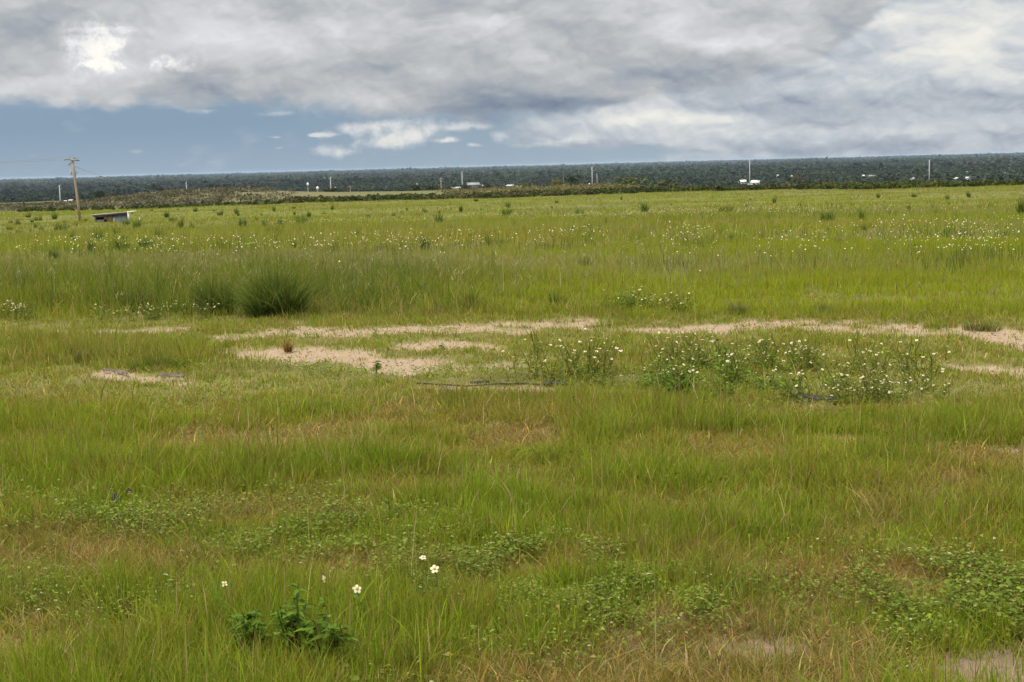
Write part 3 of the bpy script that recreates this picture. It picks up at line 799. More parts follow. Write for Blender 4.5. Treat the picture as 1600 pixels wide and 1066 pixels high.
def tube(s, pts, rad, col=(.5, .5, .5), seg=8, cap=True):
    pts = np.asarray(pts, float); n = len(pts)
    rad = np.broadcast_to(rad, (n,))
    t = np.gradient(pts, axis=0); t /= np.linalg.norm(t, axis=1, keepdims=True) + 1e-12
    ref = np.where(np.abs(t[:, 2:3]) > 0.9, np.array([[1.0, 0, 0]]), np.array([[0, 0, 1.0]]))
    u = np.cross(t, ref); u /= np.linalg.norm(u, axis=1, keepdims=True) + 1e-12
    w = np.cross(t, u)
    a = np.linspace(0, 2 * math.pi, seg, endpoint=False)
    ring = pts[:, None] + rad[:, None, None] * (np.cos(a)[None, :, None] * u[:, None] + np.sin(a)[None, :, None] * w[:, None])
    i, j = np.meshgrid(np.arange(n - 1), np.arange(seg), indexing='ij'); j2 = (j + 1) % seg
    f4 = np.stack([i * seg + j, i * seg + j2, (i + 1) * seg + j2, (i + 1) * seg + j], -1).reshape(-1, 4)[:, ::-1]
    v = ring.reshape(-1, 3); f3 = []
    if cap:
        v = np.concatenate([v, pts[:1], pts[-1:]]); k = n * seg
        f3 = [(k, b, (b + 1) % seg) for b in range(seg)] + [(k + 1, (n - 1) * seg + (b + 1) % seg, (n - 1) * seg + b) for b in range(seg)]
    s.add(v, col, f3=np.array(f3) if len(f3) else None, f4=f4)

def part(parent, name, mat, fn, smooth=False, loc=None):
    s = Soup(); fn(s)
    o = s.obj(name, mat, parent, smooth)
    if loc is not None: o.location = loc
    return o

M_WHITE = solid('white_paint', (0.74, 0.75, 0.74), 0.6, 1.5, 0.1)
M_TIN = solid('weathered_tin', (0.46, 0.48, 0.50), 0.5, 2.0, 0.25)
M_GREYROOF = solid('grey_shingle', (0.25, 0.25, 0.24), 0.85, 3.0, 0.25)
M_BEIGE = solid('beige_wall', (0.40, 0.38, 0.33), 0.8, 2.0, 0.15)
M_TAN = solid('tan_roof', (0.36, 0.32, 0.25), 0.8, 2.0, 0.2)
M_GLASS = solid('dark_window', (0.04, 0.05, 0.06), 0.15, 2.0, 0.1)
M_STEEL = solid('pale_concrete_mast', (0.36, 0.37, 0.38), 0.6, 0.4, 0.12)
M_TIMBER = solid('weathered_pole_timber', (0.30, 0.235, 0.165), 0.85, 3.0, 0.3, stretch=(6, 6, 0.5), bump=0.4)
M_ARM = solid('grey_crossarm_timber', (0.20, 0.175, 0.145), 0.85, 6.0, 0.3)
M_PORC = solid('grey_porcelain', (0.36, 0.37, 0.38), 0.3, 6.0, 0.15)
M_WIRE = solid('aluminium_wire', (0.30, 0.31, 0.33), 0.5, 2.0, 0.1, metal=0.5)
WALLM = {'white': M_WHITE, 'beige': M_BEIGE}; ROOFM = {'white': M_WHITE, 'tin': M_TIN, 'greyroof': M_GREYROOF, 'tan': M_TAN}

def make_house(px, py, wpx, hpx, wall, roof, depth, turn, label):
    near = px in (102, 111)
    D = 470.0 if near else plain_depth(px, py)
    p = at_depth(px, py, D); p[2] = float(ground_z(p[0], p[1]))
    m_ = D / FPX * (py - hz(px) + 0) / max(py - hz(px), 1e-6)
    w, h = wpx * D / FPX, hpx * D / FPX
    if near: p[2] = min(p[2], CAM_Z - (py - hz(px)) / FPX * D)
    r = empty('house' if 'house' in label else ('barn' if 'barn' in label else ('shed' if 'shed' in label else ('hut' if 'hut' in label else 'cottage'))), p,
              -math.atan2(p[0], p[1]) + turn)
    tag(r, label, r.name.split('.')[0], 'far buildings of the plain')
    d = min(depth, w * 0.9) * 0.5; hw = w / 2; e = h * 0.62
    def walls(s):
        box(s, (-hw, -d, -0.4), (hw, d, e))
        s.add([(-hw, -d, e), (-hw, d, e), (-hw, 0, h * 0.97), (hw, -d, e), (hw, d, e), (hw, 0, h * 0.97)], (.5, .5, .5), f3=[(0, 2, 1), (3, 4, 5)])
    part(r, 'wall', WALLM[wall], walls)
    def rf(s):
        o, t = 0.05 * w, 0.035 * w + 0.05
        for sg in (-1, 1):
            v = [(-hw - o, sg * (d + o), e - 0.08 * h), (hw + o, sg * (d + o), e - 0.08 * h), (hw + o, 0, h), (-hw - o, 0, h)]
            v = v + [(a, b, c + t) for a, b, c in v]
            s.add(v, (.5, .5, .5), f4=[(0, 1, 2, 3), (7, 6, 5, 4), (0, 4, 5, 1), (1, 5, 6, 2), (2, 6, 7, 3), (3, 7, 4, 0)])
    part(r, 'roof', ROOFM[roof], rf)
    if wpx > 4.5:
        dw = min(1.3, w * 0.16)
        part(r, 'door', M_GLASS, lambda s: box(s, (-dw / 2, -d - 0.06, -0.1), (dw / 2, -d + 0.05, e * 0.72)))
        for sx in ((-0.32, 0.30) if wpx < 9 else (-0.38, -0.2, 0.22, 0.38)):
            part(r, 'window', M_GLASS, lambda s: box(s, (sx * w - w * 0.045, -d - 0.05, e * 0.38), (sx * w + w * 0.045, -d + 0.05, e * 0.72)))
for b in BUILDINGS: make_house(*b)

# ------------------------------------------------------------------ masts and poles of the plain
def make_mast(px, top, base, D, rad, label, arms=True, mat=None, cat='transmission pole', name='transmission_pole', head=None):
    p = at_depth(px, base, D)
    gz_ = float(ground_z(p[0], p[1]))
    zt = float(at_depth(px, top, D)[2])
    r = empty(name, (p[0], p[1], gz_), -math.atan2(p[0], p[1]) + 0.5)
    tag(r, label, cat, 'masts and poles standing on the plain')
    H = zt - gz_
    part(r, 'shaft', mat or M_STEEL, lambda s: tube(s, [(0, 0, -1), (0, 0, H * 0.5), (0, 0, H)], [rad, rad * 0.82, rad * 0.62], seg=8), True)
    if arms:
        for k, (f, sg) in enumerate(((0.985, 1), (0.93, -1), (0.875, 1))):
            a = part(r, 'insulator_arm', M_PORC, lambda s: tube(s, [(0, 0, H * f), (sg * 0.9, 0, H * f + 0.25), (sg * 1.9, 0, H * f + 0.45)], [0.16, 0.13, 0.10], seg=6))
    if head == 'cross':
        part(r, 'crossarm', M_ARM, lambda s: box(s, (-1.5, -0.12, H - 0.9), (1.5, 0.12, H - 0.6)))
        for sx in (-1.35, 0, 1.35):
            part(r, 'insulator', M_PORC, lambda s: tube(s, [(sx, 0, H - 0.6), (sx, 0, H - 0.2)], [0.12, 0.08], seg=6))
    if head == 'lamp':
        part(r, 'lamp_head', M_WHITE, lambda s: tube(s, [(0, 0, H - 2.2), (0, 0, H - 1.9), (0, 0, H - 0.6), (0, 0, H - 0.2)], [0.3, 0.72, 0.72, 0.25], seg=10))
    return r
make_mast(722.5, 268, 294, 1450, 0.62, 'tall pale mast left of the grey roofed house')
make_mast(925.5, 261, 291, 1450, 0.62, 'tall pale mast behind the dark round tree')
make_mast(1171.5, 250, 289, 1450, 0.62, 'tallest pale mast, among white farm buildings')
make_mast(1451.8, 250, 281, 1450, 0.62, 'rightmost pale mast, alone above the woods')
make_mast(517, 277, 299, 1450, 0.62, 'pale mast above the left part of the shrub row')
make_mast(94.5, 289, 318, 1250, 0.60, 'thin pale mast left of the leaning wooden pole')
make_mast(291.5, 284, 297, 1350, 0.50, 'faint thin mast above the top of the brown brush')
make_mast(933, 272, 291, 1700, 0.42, 'faint thin mast just right of the mast behind the round tree', arms=False)
make_mast(547.5, 290, 303, 900, 0.26, 'short grey pole with a crossarm above the shrub row', False, M_TIMBER, 'utility pole', 'utility_pole', 'cross')
make_mast(689.5, 278, 301, 950, 0.34, 'brown wooden pole with a crossarm among dark trees', False, M_TIMBER, 'utility pole', 'utility_pole', 'cross')
make_mast(389.5, 290, 303, 950, 0.26, 'short grey pole with a crossarm right of the brown brush', False, M_TIMBER, 'utility pole', 'utility_pole', 'cross')
make_mast(481.5, 285, 303, 900, 0.22, 'pole with a white globe head, taller and left of its pair', False, M_STEEL, 'lamp pole', 'lamp_pole', 'lamp')
make_mast(496.5, 291, 303, 860, 0.26, 'pole with a bigger white globe head, right of its pair', False, M_STEEL, 'lamp pole', 'lamp_pole', 'lamp')
make_mast(880.5, 271, 297, 470, 0.07, 'thin bare brown trunk beside the dark round tree', False, M_TIMBER, 'dead tree', 'dead_tree')
make_mast(524, 292, 298, 1450, 0.9, 'short pale tank stack right of the pale mast', False, M_STEEL, 'tank', 'storage_tank')
make_mast(1058, 245.3, 255, 9000, 1.8, 'tiny tower top on the skyline right of the middle', False, M_STEEL, 'tower', 'radio_tower')

# ------------------------------------------------------------------ trees standing out from the woods
M_BARK = solid('tree_bark', (0.14, 0.11, 0.08), 0.9, 6.0, 0.3)
def make_tree(px, base, top, wpx, col, D, label, name='tree', cat='tree', dens=420):
    p = at_depth(px, base, D); zg = float(ground_z(p[0], p[1]))
    if D < 600: zg = min(zg, p[2])
    H = float(at_depth(px, top, D)[2]) - zg; Wd = wpx * D / FPX
    vis = (base - top) * D / FPX                               # the part of the crown that shows
    r = empty(name, (p[0], p[1], zg)); tag(r, label, cat, None)
    ch = min(H * 0.9, max(vis, Wd * 0.8)); z0 = H - ch
    def trunk(s):
        tube(s, [(0, 0, -0.3), (0.1, 0, z0 * 0.6 + 0.2), (0.0, 0.1, z0 + ch * 0.5)], [Wd * 0.05 + 0.05, Wd * 0.04 + 0.04, Wd * 0.015 + 0.01], (.1, .1, .1), 7)
        for k in range(5):
            a = k * 1.26 + px; tube(s, [(0, 0, z0 + ch * 0.12), (math.cos(a) * Wd * .18, math.sin(a) * Wd * .18, z0 + ch * .4), (math.cos(a) * Wd * .34, math.sin(a) * Wd * .34, z0 + ch * .62)], [Wd * .02 + .02, Wd * .012 + .01, .01], (.1, .1, .1), 5)
    part(r, 'trunk', M_BARK, trunk)
    lumps = [(rng.normal(0, Wd * 0.20), rng.normal(0, Wd * 0.20), z0 + ch * (0.35 + 0.45 * rng.random()), Wd * (0.16 + 0.12 * rng.random())) for _ in range(9)]
    c = crown_points(dens, lumps); c[:, 2] = np.clip(c[:, 2], z0 * 0.8, H)
    def crown(s): leaf_quads(s, c, Wd * 0.045 * np.exp(rng.normal(0, 0.3, dens)), np.asarray(col) * np.exp(rng.normal(0, 0.33, (dens, 1))), 0.2)
    part(r, 'crown', M_WOODS, crown)
make_tree(896, 298, 273, 24, (0.036, 0.058, 0.018), 465, 'dark green round tree, the tallest along the field edge')
make_tree(868, 298, 280, 30, (0.10, 0.105, 0.036), 475, 'light olive bushy tree left of the dark round tree', 'bushy_tree')
make_tree(990, 294, 279, 52, (0.085, 0.105, 0.030), 470, 'wide low light green tree behind tan weeds', 'bushy_tree')
make_tree(1040, 293, 282, 40, (0.075, 0.080, 0.030), 475, 'low olive tree right of the wide light green tree', 'bushy_tree')
make_tree(1256, 292, 273, 56, (0.062, 0.052, 0.028), 900, 'broad brownish tree above the right part of the shrub row', 'tree')
make_tree(1292, 292, 279, 34, (0.045, 0.055, 0.022), 800, 'dark tree right of the broad brownish tree')
make_tree(153, 311, 300, 26, (0.034, 0.046, 0.020), 560, 'dark tree at the right end of the pale field')
make_tree(176, 308, 302, 20, (0.06, 0.062, 0.030), 600, 'low grey green tree beside the dark tree at the pale field', 'bushy_tree')
make_tree(650, 302, 290, 24, (0.032, 0.042, 0.017), 640, 'dark bushy tree left of the brown wooden pole', 'bushy_tree')
make_tree(671, 301, 291, 26, (0.036, 0.048, 0.019), 650, 'dark spreading tree just left of the brown wooden pole', 'bushy_tree')
make_tree(701, 300, 290, 14, (0.034, 0.048, 0.017), 640, 'small dark tree right of the brown wooden pole', 'bushy_tree')
make_tree(728, 300, 289, 20, (0.038, 0.050, 0.018), 640, 'dark bushy tree in front of the grey roofed house', 'bushy_tree')
make_tree(757, 299, 292, 26, (0.05, 0.056, 0.022), 620, 'low dark tree right of the grey roofed house', 'bushy_tree')
make_tree(515, 303, 296, 34, (0.036, 0.048, 0.018), 620, 'dark low tree at the foot of the left pale mast', 'bushy_tree')
make_tree(388, 297, 289, 30, (0.036, 0.042, 0.022), 1150, 'round dark tree at the wood edge behind the brown brush')
make_tree(342, 296, 286, 26, (0.030, 0.038, 0.022), 1150, 'dark tree crown above the middle of the brown brush')
make_tree(240, 298, 288, 34, (0.030, 0.038, 0.021), 1150, 'dark tree crown above the left shoulder of the brown brush')
make_tree(812, 296, 283, 22, (0.085, 0.100, 0.036), 700, 'pale green tree among the pale houses', 'bushy_tree')
make_tree(325, 299.5, 294.5, 11, (0.062, 0.080, 0.022), 415, 'small green bush on top of the brown brush', 'bush', 'bush', 200)
make_tree(148, 323, 317.5, 13, (0.055, 0.085, 0.020), 338, 'small green bush in front of the brown brush near the leaning pole', 'bush', 'bush', 200)

# ------------------------------------------------------------------ leaning utility pole
def build_pole():
    b = at(125.5, 346)
    D = math.hypot(b[0], b[1]); t = at_depth(112.6, 247, D)
    H = float(np.linalg.norm(t - b)); az = math.atan2(b[0], b[1])
    r = empty('utility_pole', b); tag(r, 'leaning weathered wooden utility pole with crossarms left of the low shed', 'utility pole')
    ax = Vector(t - b).normalized(); right = Vector((math.cos(az), -math.sin(az), 0)); fwd = ax.cross(right).normalized() * -1; right = fwd.cross(ax) * 1
    M = Matrix((right, fwd, ax)).transposed().to_4x4()
    r.rotation_euler = M.to_euler()
    k = D / FPX                                              # metres per picture pixel there
    part(r, 'shaft', M_TIMBER, lambda s: tube(s, [(0, 0, -0.5), (0, 0, H * 0.35), (0, 0, H * 0.7), (0, 0, H)], [0.20, 0.18, 0.155, 0.13], seg=12), True)
    th = R(-10)
    def arm(s, z, x0, x1, y, hh=0.06, rise=0.0):
        M2 = Matrix.Translation((0, y, z)) @ Matrix.Rotation(rise, 4, 'Y')
        box(s, (x0, -0.05, -hh), (x1, 0.05, hh), M=M2)
    part(r, 'crossarm', M_ARM, lambda s: arm(s, H - 0.10, -4.6 * k, 11.5 * k, -0.19, 0.065, R(5)))
    part(r, 'crossarm', M_ARM, lambda s: arm(s, H - 0.34, -10.2 * k, 3.0 * k, 0.19, 0.065, R(-7)))
    part(r, 'crossarm', M_ARM, lambda s: arm(s, H - 0.72, -2.6 * k, 7.0 * k, -0.21, 0.05, R(4)))
    for x, z, y in ((-4.2 * k, H - 0.02, -0.19), (10.8 * k, H - 0.15, -0.19), (6.0 * k, H - 0.10, -0.19), (-9.6 * k, H - 0.42, 0.19), (-6.6 * k, H - 0.38, 0.19)):
        part(r, 'insulator', M_PORC, lambda s: tube(s, [(x, y, z + 0.02), (x, y, z + 0.10), (x, y, z + 0.14), (x, y, z + 0.22)], [0.04, 0.075, 0.04, 0.07], seg=8))
    for x, z in ((4.4 * k, H - 0.95), (7.0 * k, H - 0.86)):
        part(r, 'fuse_cutout', M_PORC, lambda s: tube(s, [(x, -0.2, z + 0.16), (x, -0.26, z - 0.02), (x, -0.24, z - 0.16)], [0.05, 0.06, 0.04], seg=7))
    part(r, 'brace', M_ARM, lambda s: tube(s, [(0, -0.2, H - 0.9), (3.6 * k, -0.2, H - 0.26)], 0.025, seg=5))
    part(r, 'brace', M_ARM, lambda s: tube(s, [(0, 0.2, H - 1.0), (-4.2 * k, 0.2, H - 0.42)], 0.025, seg=5))
    def trans(s): tube(s, [(4.0 * k, -0.18, H * 0.735), (4.0 * k, -0.18, H * 0.74), (4.0 * k, -0.18, H * 0.80), (4.0 * k, -0.18, H * 0.81)], [0.12, 0.15, 0.15, 0.1], seg=10)
    tr = part(r, 'transformer', M_BEIGE, trans, True)
    part(tr, 'bushing', M_PORC, lambda s: tube(s, [(4.0 * k, -0.18, H * 0.805), (4.0 * k, -0.18, H * 0.835)], [0.04, 0.025], seg=6))
    part(r, 'mounting_bracket', M_ARM, lambda s: box(s, (-5.0 * k, -0.2, H * 0.765), (4.0 * k, -0.12, H * 0.772)))
    part(r, 'lightning_arrester', M_PORC, lambda s: tube(s, [(-4.6 * k, -0.16, H * 0.755), (-4.6 * k, -0.16, H * 0.79)], [0.08, 0.06], seg=7))
    part(r, 'riser_pipe', M_TAN, lambda s: tube(s, [(-0.2, -0.08, H * 0.71), (-0.19, -0.08, H * 0.86)], 0.05, seg=6))
    r['_'] = 0; del r['_']
    bpy.context.view_layer.update()
    mw = r.matrix_world
    def wire(label, p0, p1, sag, rad=0.022):
        s = Soup(); q = np.linspace(0, 1, 24)
        pts = np.array(p0)[None] * (1 - q[:, None]) + np.array(p1)[None] * q[:, None]; pts[:, 2] -= sag * 4 * q * (1 - q)
        tube(s, pts, rad, seg=4)
        tag(s.obj('overhead_wire', M_WIRE), label, 'wire', 'wires of the leaning pole')
    for i, (x, z, y, lab) in enumerate(((-9.6 * k, H - 0.15, 0.19, 'thin overhead wire from the long left crossarm tip'), (-4.2 * k, H + 0.2, -0.19, 'thin overhead wire from the pole top leaving to the left'))):
        a = mw @ Vector((x, y, z)); e = at_depth(-260, 252 + i * 3, D * 0.97)
        wire(lab, a, e, 0.5)
    a = mw @ Vector((5.5 * k, -0.22, H - 0.85)); e = at_depth(291.5, 286, 1350)
    wire('thin service wire dropping away right behind the leaning pole', a, e, 6.0, 0.03)
build_pole()

# ------------------------------------------------------------------ low shed and the white boards beside it
M_PANEL = solid('blue_grey_sheet', (0.25, 0.285, 0.305), 0.5, 2.2, 0.2, stretch=(1, 1, 0.4))
M_BROWN = solid('rusty_brown_board', (0.30, 0.215, 0.125), 0.85, 2.5, 0.25, stretch=(3, 3, 0.6))
M_GREYB = solid('grey_plank', (0.26, 0.235, 0.20), 0.85, 3.0, 0.25, stretch=(0.6, 3, 3))
M_ROOFT = solid('pale_roof_sheet', (0.27, 0.25, 0.21), 0.6, 2.0, 0.25)
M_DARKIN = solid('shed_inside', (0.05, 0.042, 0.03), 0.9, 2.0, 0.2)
M_CREAM = solid('cream_paint', (0.62, 0.61, 0.50), 0.6, 3.0, 0.15)
def build_shed():
    b = at(176, 347.5); D = math.hypot(b[0], b[1]); k = D / FPX
    b[2] += 0.14
    r = empty('low_shed', b, -math.atan2(b[0], b[1]) + R(4)); tag(r, 'low open fronted shed of grey, brown and blue sheets under a sloping roof', 'shed')
    X = lambda px: (px - 176) * k
    dep = 2.6
    zt = lambda x: (10.0 + 2.6 * (x / k + 26) / 50.0) * k           # roof rises to the right
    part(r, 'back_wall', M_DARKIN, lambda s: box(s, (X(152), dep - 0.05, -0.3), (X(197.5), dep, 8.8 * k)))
    part(r, 'side_wall', M_GREYB, lambda s: box(s, (X(151.8), 0.02, -0.3), (X(151.8) + 0.06, dep - 0.06, 9.0 * k)))
    part(r, 'side_wall', M_PANEL, lambda s: box(s, (X(197.6), 0.03, -0.3), (X(197.6) + 0.05, dep - 0.06, 10.2 * k)))
    part(r, 'plank_front', M_GREYB, lambda s: (box(s, (X(151.8), -0.05, 6.6 * k), (X(165.5), 0.0, 8.6 * k)), box(s, (X(152), -0.05, -0.3), (X(164), 0.0, 3.0 * k)), box(s, (X(163.8), -0.06, 3.02 * k), (X(167.6), -0.01, 8.9 * k))))
    part(r, 'brown_panel', M_BROWN, lambda s: box(s, (X(167.7), -0.04, -0.3), (X(176.8), 0.02, 9.3 * k)))
    def blue(s):
        n = 30; xs = np.linspace(X(177.6), X(197.0), n); yy = -0.05 + 0.025 * np.sin(np.arange(n) * 1.9)
        v = np.concatenate([np.stack([xs, yy, np.full(n, -0.3)], -1), np.stack([xs, yy, 9.2 * k + (xs - xs[0]) * 0.06], -1), np.stack([xs, yy + 0.03, np.full(n, -0.3)], -1), np.stack([xs, yy + 0.03, 9.2 * k + (xs - xs[0]) * 0.06], -1)])
        i = np.arange(n - 1)
        s.add(v, (.5, .5, .5), f4=np.concatenate([np.stack([i, i + 1, n + i + 1, n + i], -1), np.stack([2 * n + i + 1, 2 * n + i, 3 * n + i, 3 * n + i + 1], -1), np.stack([n + i, n + i + 1, 3 * n + i + 1, 3 * n + i], -1)]))
    part(r, 'sheet_metal_panel', M_PANEL, blue)
    part(r, 'white_jamb', M_CREAM, lambda s: box(s, (X(176.9), -0.08, -0.3), (X(179.2), -0.02, 5.6 * k)))
    def roof(s):
        xs = (X(146.8), X(199.0)); y0, y1 = -0.45, dep + 0.3; t = 0.05
        v = [(xs[0], y0, zt(xs[0]) + 0.02), (xs[1], y0, zt(xs[1]) + 0.02), (xs[1], y1, zt(xs[1]) - 0.02), (xs[0], y1, zt(xs[0]) - 0.02)]
        v += [(a, b_, c + t) for a, b_, c in v]
        s.add(v, (.5, .5, .5), f4=[(0, 3, 2, 1), (4, 5, 6, 7), (0, 1, 5, 4), (1, 2, 6, 5), (2, 3, 7, 6), (3, 0, 4, 7)])
    rf = part(r, 'roof', M_ROOFT, roof)
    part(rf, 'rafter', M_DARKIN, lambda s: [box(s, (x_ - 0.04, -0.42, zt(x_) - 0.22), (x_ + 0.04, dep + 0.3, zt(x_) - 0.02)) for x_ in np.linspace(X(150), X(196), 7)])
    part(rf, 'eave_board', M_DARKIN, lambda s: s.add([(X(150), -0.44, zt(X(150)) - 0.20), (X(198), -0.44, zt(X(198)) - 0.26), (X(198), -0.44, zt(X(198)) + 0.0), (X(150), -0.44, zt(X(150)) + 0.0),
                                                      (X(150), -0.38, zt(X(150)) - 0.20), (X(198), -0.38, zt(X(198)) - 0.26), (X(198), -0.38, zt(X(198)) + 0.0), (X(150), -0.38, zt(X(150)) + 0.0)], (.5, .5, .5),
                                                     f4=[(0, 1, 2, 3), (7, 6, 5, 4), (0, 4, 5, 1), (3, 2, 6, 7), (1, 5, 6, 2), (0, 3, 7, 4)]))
    part(r, 'corner_post', M_CREAM, lambda s: box(s, (X(197.6), -0.62, -0.4), (X(200.2), -0.48, 14.2 * k)))
    c = at(208.5, 347); k2 = math.hypot(c[0], c[1]) / FPX
    g_ = empty('board_rail', c, -math.atan2(c[0], c[1])); tag(g_, 'white horizontal board on a thin leg right of the low shed', 'board')
    part(g_, 'board', M_CREAM, lambda s: box(s, (-6.4 * k2, -0.06, 14.6 * k2), (6.2 * k2, 0.06, 16.7 * k2), M=Matrix.Rotation(R(-3.4), 4, 'Y')))
    part(g_, 'leg', M_GREYB, lambda s: tube(s, [(-6.0 * k2, 0.0, -0.4), (-4.6 * k2, 0.0, 14.0 * k2)], 0.05, seg=6))
    c = at(218.3, 345); k3 = math.hypot(c[0], c[1]) / FPX
    p_ = empty('vent_pipe', c); tag(p_, 'short white pipe standing in grass right of the white board', 'pipe')
    part(p_, 'pipe', M_CREAM, lambda s: tube(s, [(0, 0, -0.3), (0, 0, 4.6 * k3)], 1.05 * k3, seg=10))
    part(p_, 'cap', M_CREAM, lambda s: tube(s, [(0, 0, 4.6 * k3), (0, 0, 5.4 * k3)], [1.4 * k3, 1.2 * k3], seg=10))
build_shed()

# ------------------------------------------------------------------ creeping weeds among the foreground grass
def build_weeds():
    s = Soup()
    for n, D0, D1, sz in ((34000, 3.6, 7.0, 0.0145), (32000, 7.0, 16.5, 0.0185)):
        x, y = scatter(n * 9, D0, D1)
        z = ground_z(x, y); px, py = project(np.stack([x, y, z], -1))
        w = weed_map(px, py, x, y)
        clump = fbm(x * 6.0, y * 6.0, 7, 2)
        S = sand_mask(px, py, x, y)
        k = (rng.random(len(x)) < np.clip(w, 0, 1.2) * 0.62 * (1 - 0.35 * gz(px, py, 1500, 965, 150, 70)) * sstep(clump, 0.38, 0.6)) & (S < 0.3)
        x, y, z, px, py, w = x[k], y[k], z[k], px[k], py[k], w[k]
        if len(x) > n * 2: x, y, z, px, py, w = [q[:n * 2] for q in (x, y, z, px, py, w)]
        m_ = len(x)
        big = gz(px, py, 1500, 965, 150, 70)
        hh = (0.015 + 0.085 * rng.random(m_) ** 0.8) * (1 + 0.1 * big)
        col = np.array([0.112, 0.158, 0.016]) * np.exp(rng.normal(0, 0.28, (m_, 1)))
        t = rng.random((m_, 1))
        col = np.where(t < 0.16, np.array([0.190, 0.225, 0.040]), col); col = np.where(t > 0.95, np.array([0.25, 0.20, 0.06]), col)
        col = np.where((t > 0.16) & (t < 0.178), np.array([0.36, 0.38, 0.20]), col)
        leaf_shapes(s, np.stack([x, y, z + hh], -1), sz * np.exp(rng.normal(0, 0.3, m_)) * (1 + 0.3 * big), col, 0.38, 0.60)
    tag(s.obj('ground_cover', M_LEAF), 'small leaved creeping weeds in patches through the grass', 'weeds', kind='stuff')
build_weeds()

def build_stalks():
    """long bleached stalks and seed heads standing over or lying across the grass"""
    s = Soup()
    for n, D0, D1, h0, w in ((260, 3.8, 9.0, 0.24, 0.0028), (500, 9.0, 16.0, 0.28, 0.0045), (3000, 16.2, 30.0, 0.38, 0.0070)):
        x, y = scatter(n, D0, D1); z = ground_z(x, y); px, py = project(np.stack([x, y, z], -1))
        if D0 > 16:
            keep = rng.random(n) < np.clip(gz(px, py, 350, 440, 480, 38) + 0.4 * gz(px, py, 1150, 426, 300, 12) + 0.05, 0, 1)
        else: keep = rng.random(n) < (0.35 + 0.65 * (py > 600))
        x, y, z = x[keep], y[keep], z[keep]; m_ = len(x)
        c = np.array([0.42, 0.33, 0.16]) * np.exp(rng.normal(0, 0.25, (m_, 1)))
        if D0 > 16: c = np.array([0.30, 0.265, 0.150]) * np.exp(rng.normal(0, 0.25, (m_, 1)))
        lean = np.abs(rng.normal(0.35, 0.4, m_)) if D0 < 16 else np.abs(rng.normal(0.15, 0.15, m_))
        hh = h0 * np.exp(rng.normal(0, 0.25, m_)) / (1 + lean * 0.4)
        add_blades(s, np.stack([x, y, z], -1), hh, np.full(m_, w), rng.random(m_) * 6.28, lean, rng.random(m_) * 3.14, c, c * 1.05, 3)
        if D0 > 16:                                            # loose panicles
            rep = 4; xi = np.repeat(np.arange(m_), rep); N = len(xi)
            p = np.stack([x[xi] + rng.normal(0, 0.05, N), y[xi] + rng.normal(0, 0.05, N), z[xi] + hh[xi] * (0.72 + 0.25 * rng.random(N))], -1)
            add_blades(s, p, np.full(N, 0.07), np.full(N, 0.009), rng.random(N) * 6.28, np.abs(rng.normal(0.6, 0.3, N)), rng.random(N) * 3.14, np.repeat(c, rep, 0) * 1.05, np.repeat(c, rep, 0) * 1.2, 1)
    tag(s.obj('dry_stalks', M_GRASS), 'thin bleached grass stalks and seed heads scattered over the field', 'stalks', kind='stuff')
build_stalks()

# ------------------------------------------------------------------ white daisies of the far field, too many to count
def flower_discs(s, c, r, col, tilt=0.55):
    n = len(c)
    nrm = np.stack([rng.normal(0, tilt, n), rng.normal(-0.35, tilt, n), np.ones(n)], -1); nrm /= np.linalg.norm(nrm, axis=1, keepdims=True)
    u = np.cross(nrm, [0.3, 1.0, 0.1]); u /= np.linalg.norm(u, axis=1, keepdims=True); v = np.cross(nrm, u)
    a = np.linspace(0, 2 * math.pi, 6, endpoint=False)
    rr = np.broadcast_to(r, (n,))[:, None, None]
    ring = c[:, None] + rr * (np.cos(a)[None, :, None] * u[:, None] + np.sin(a)[None, :, None] * v[:, None]) * (0.8 + 0.4 * rng.random((n, 6, 1)))
    b = (np.arange(n) * 6)[:, None]
    s.add(ring.reshape(-1, 3), np.repeat(col, 6, 0), f4=np.concatenate([b + np.array([0, 1, 2, 3]), b + np.array([0, 3, 4, 5])]))

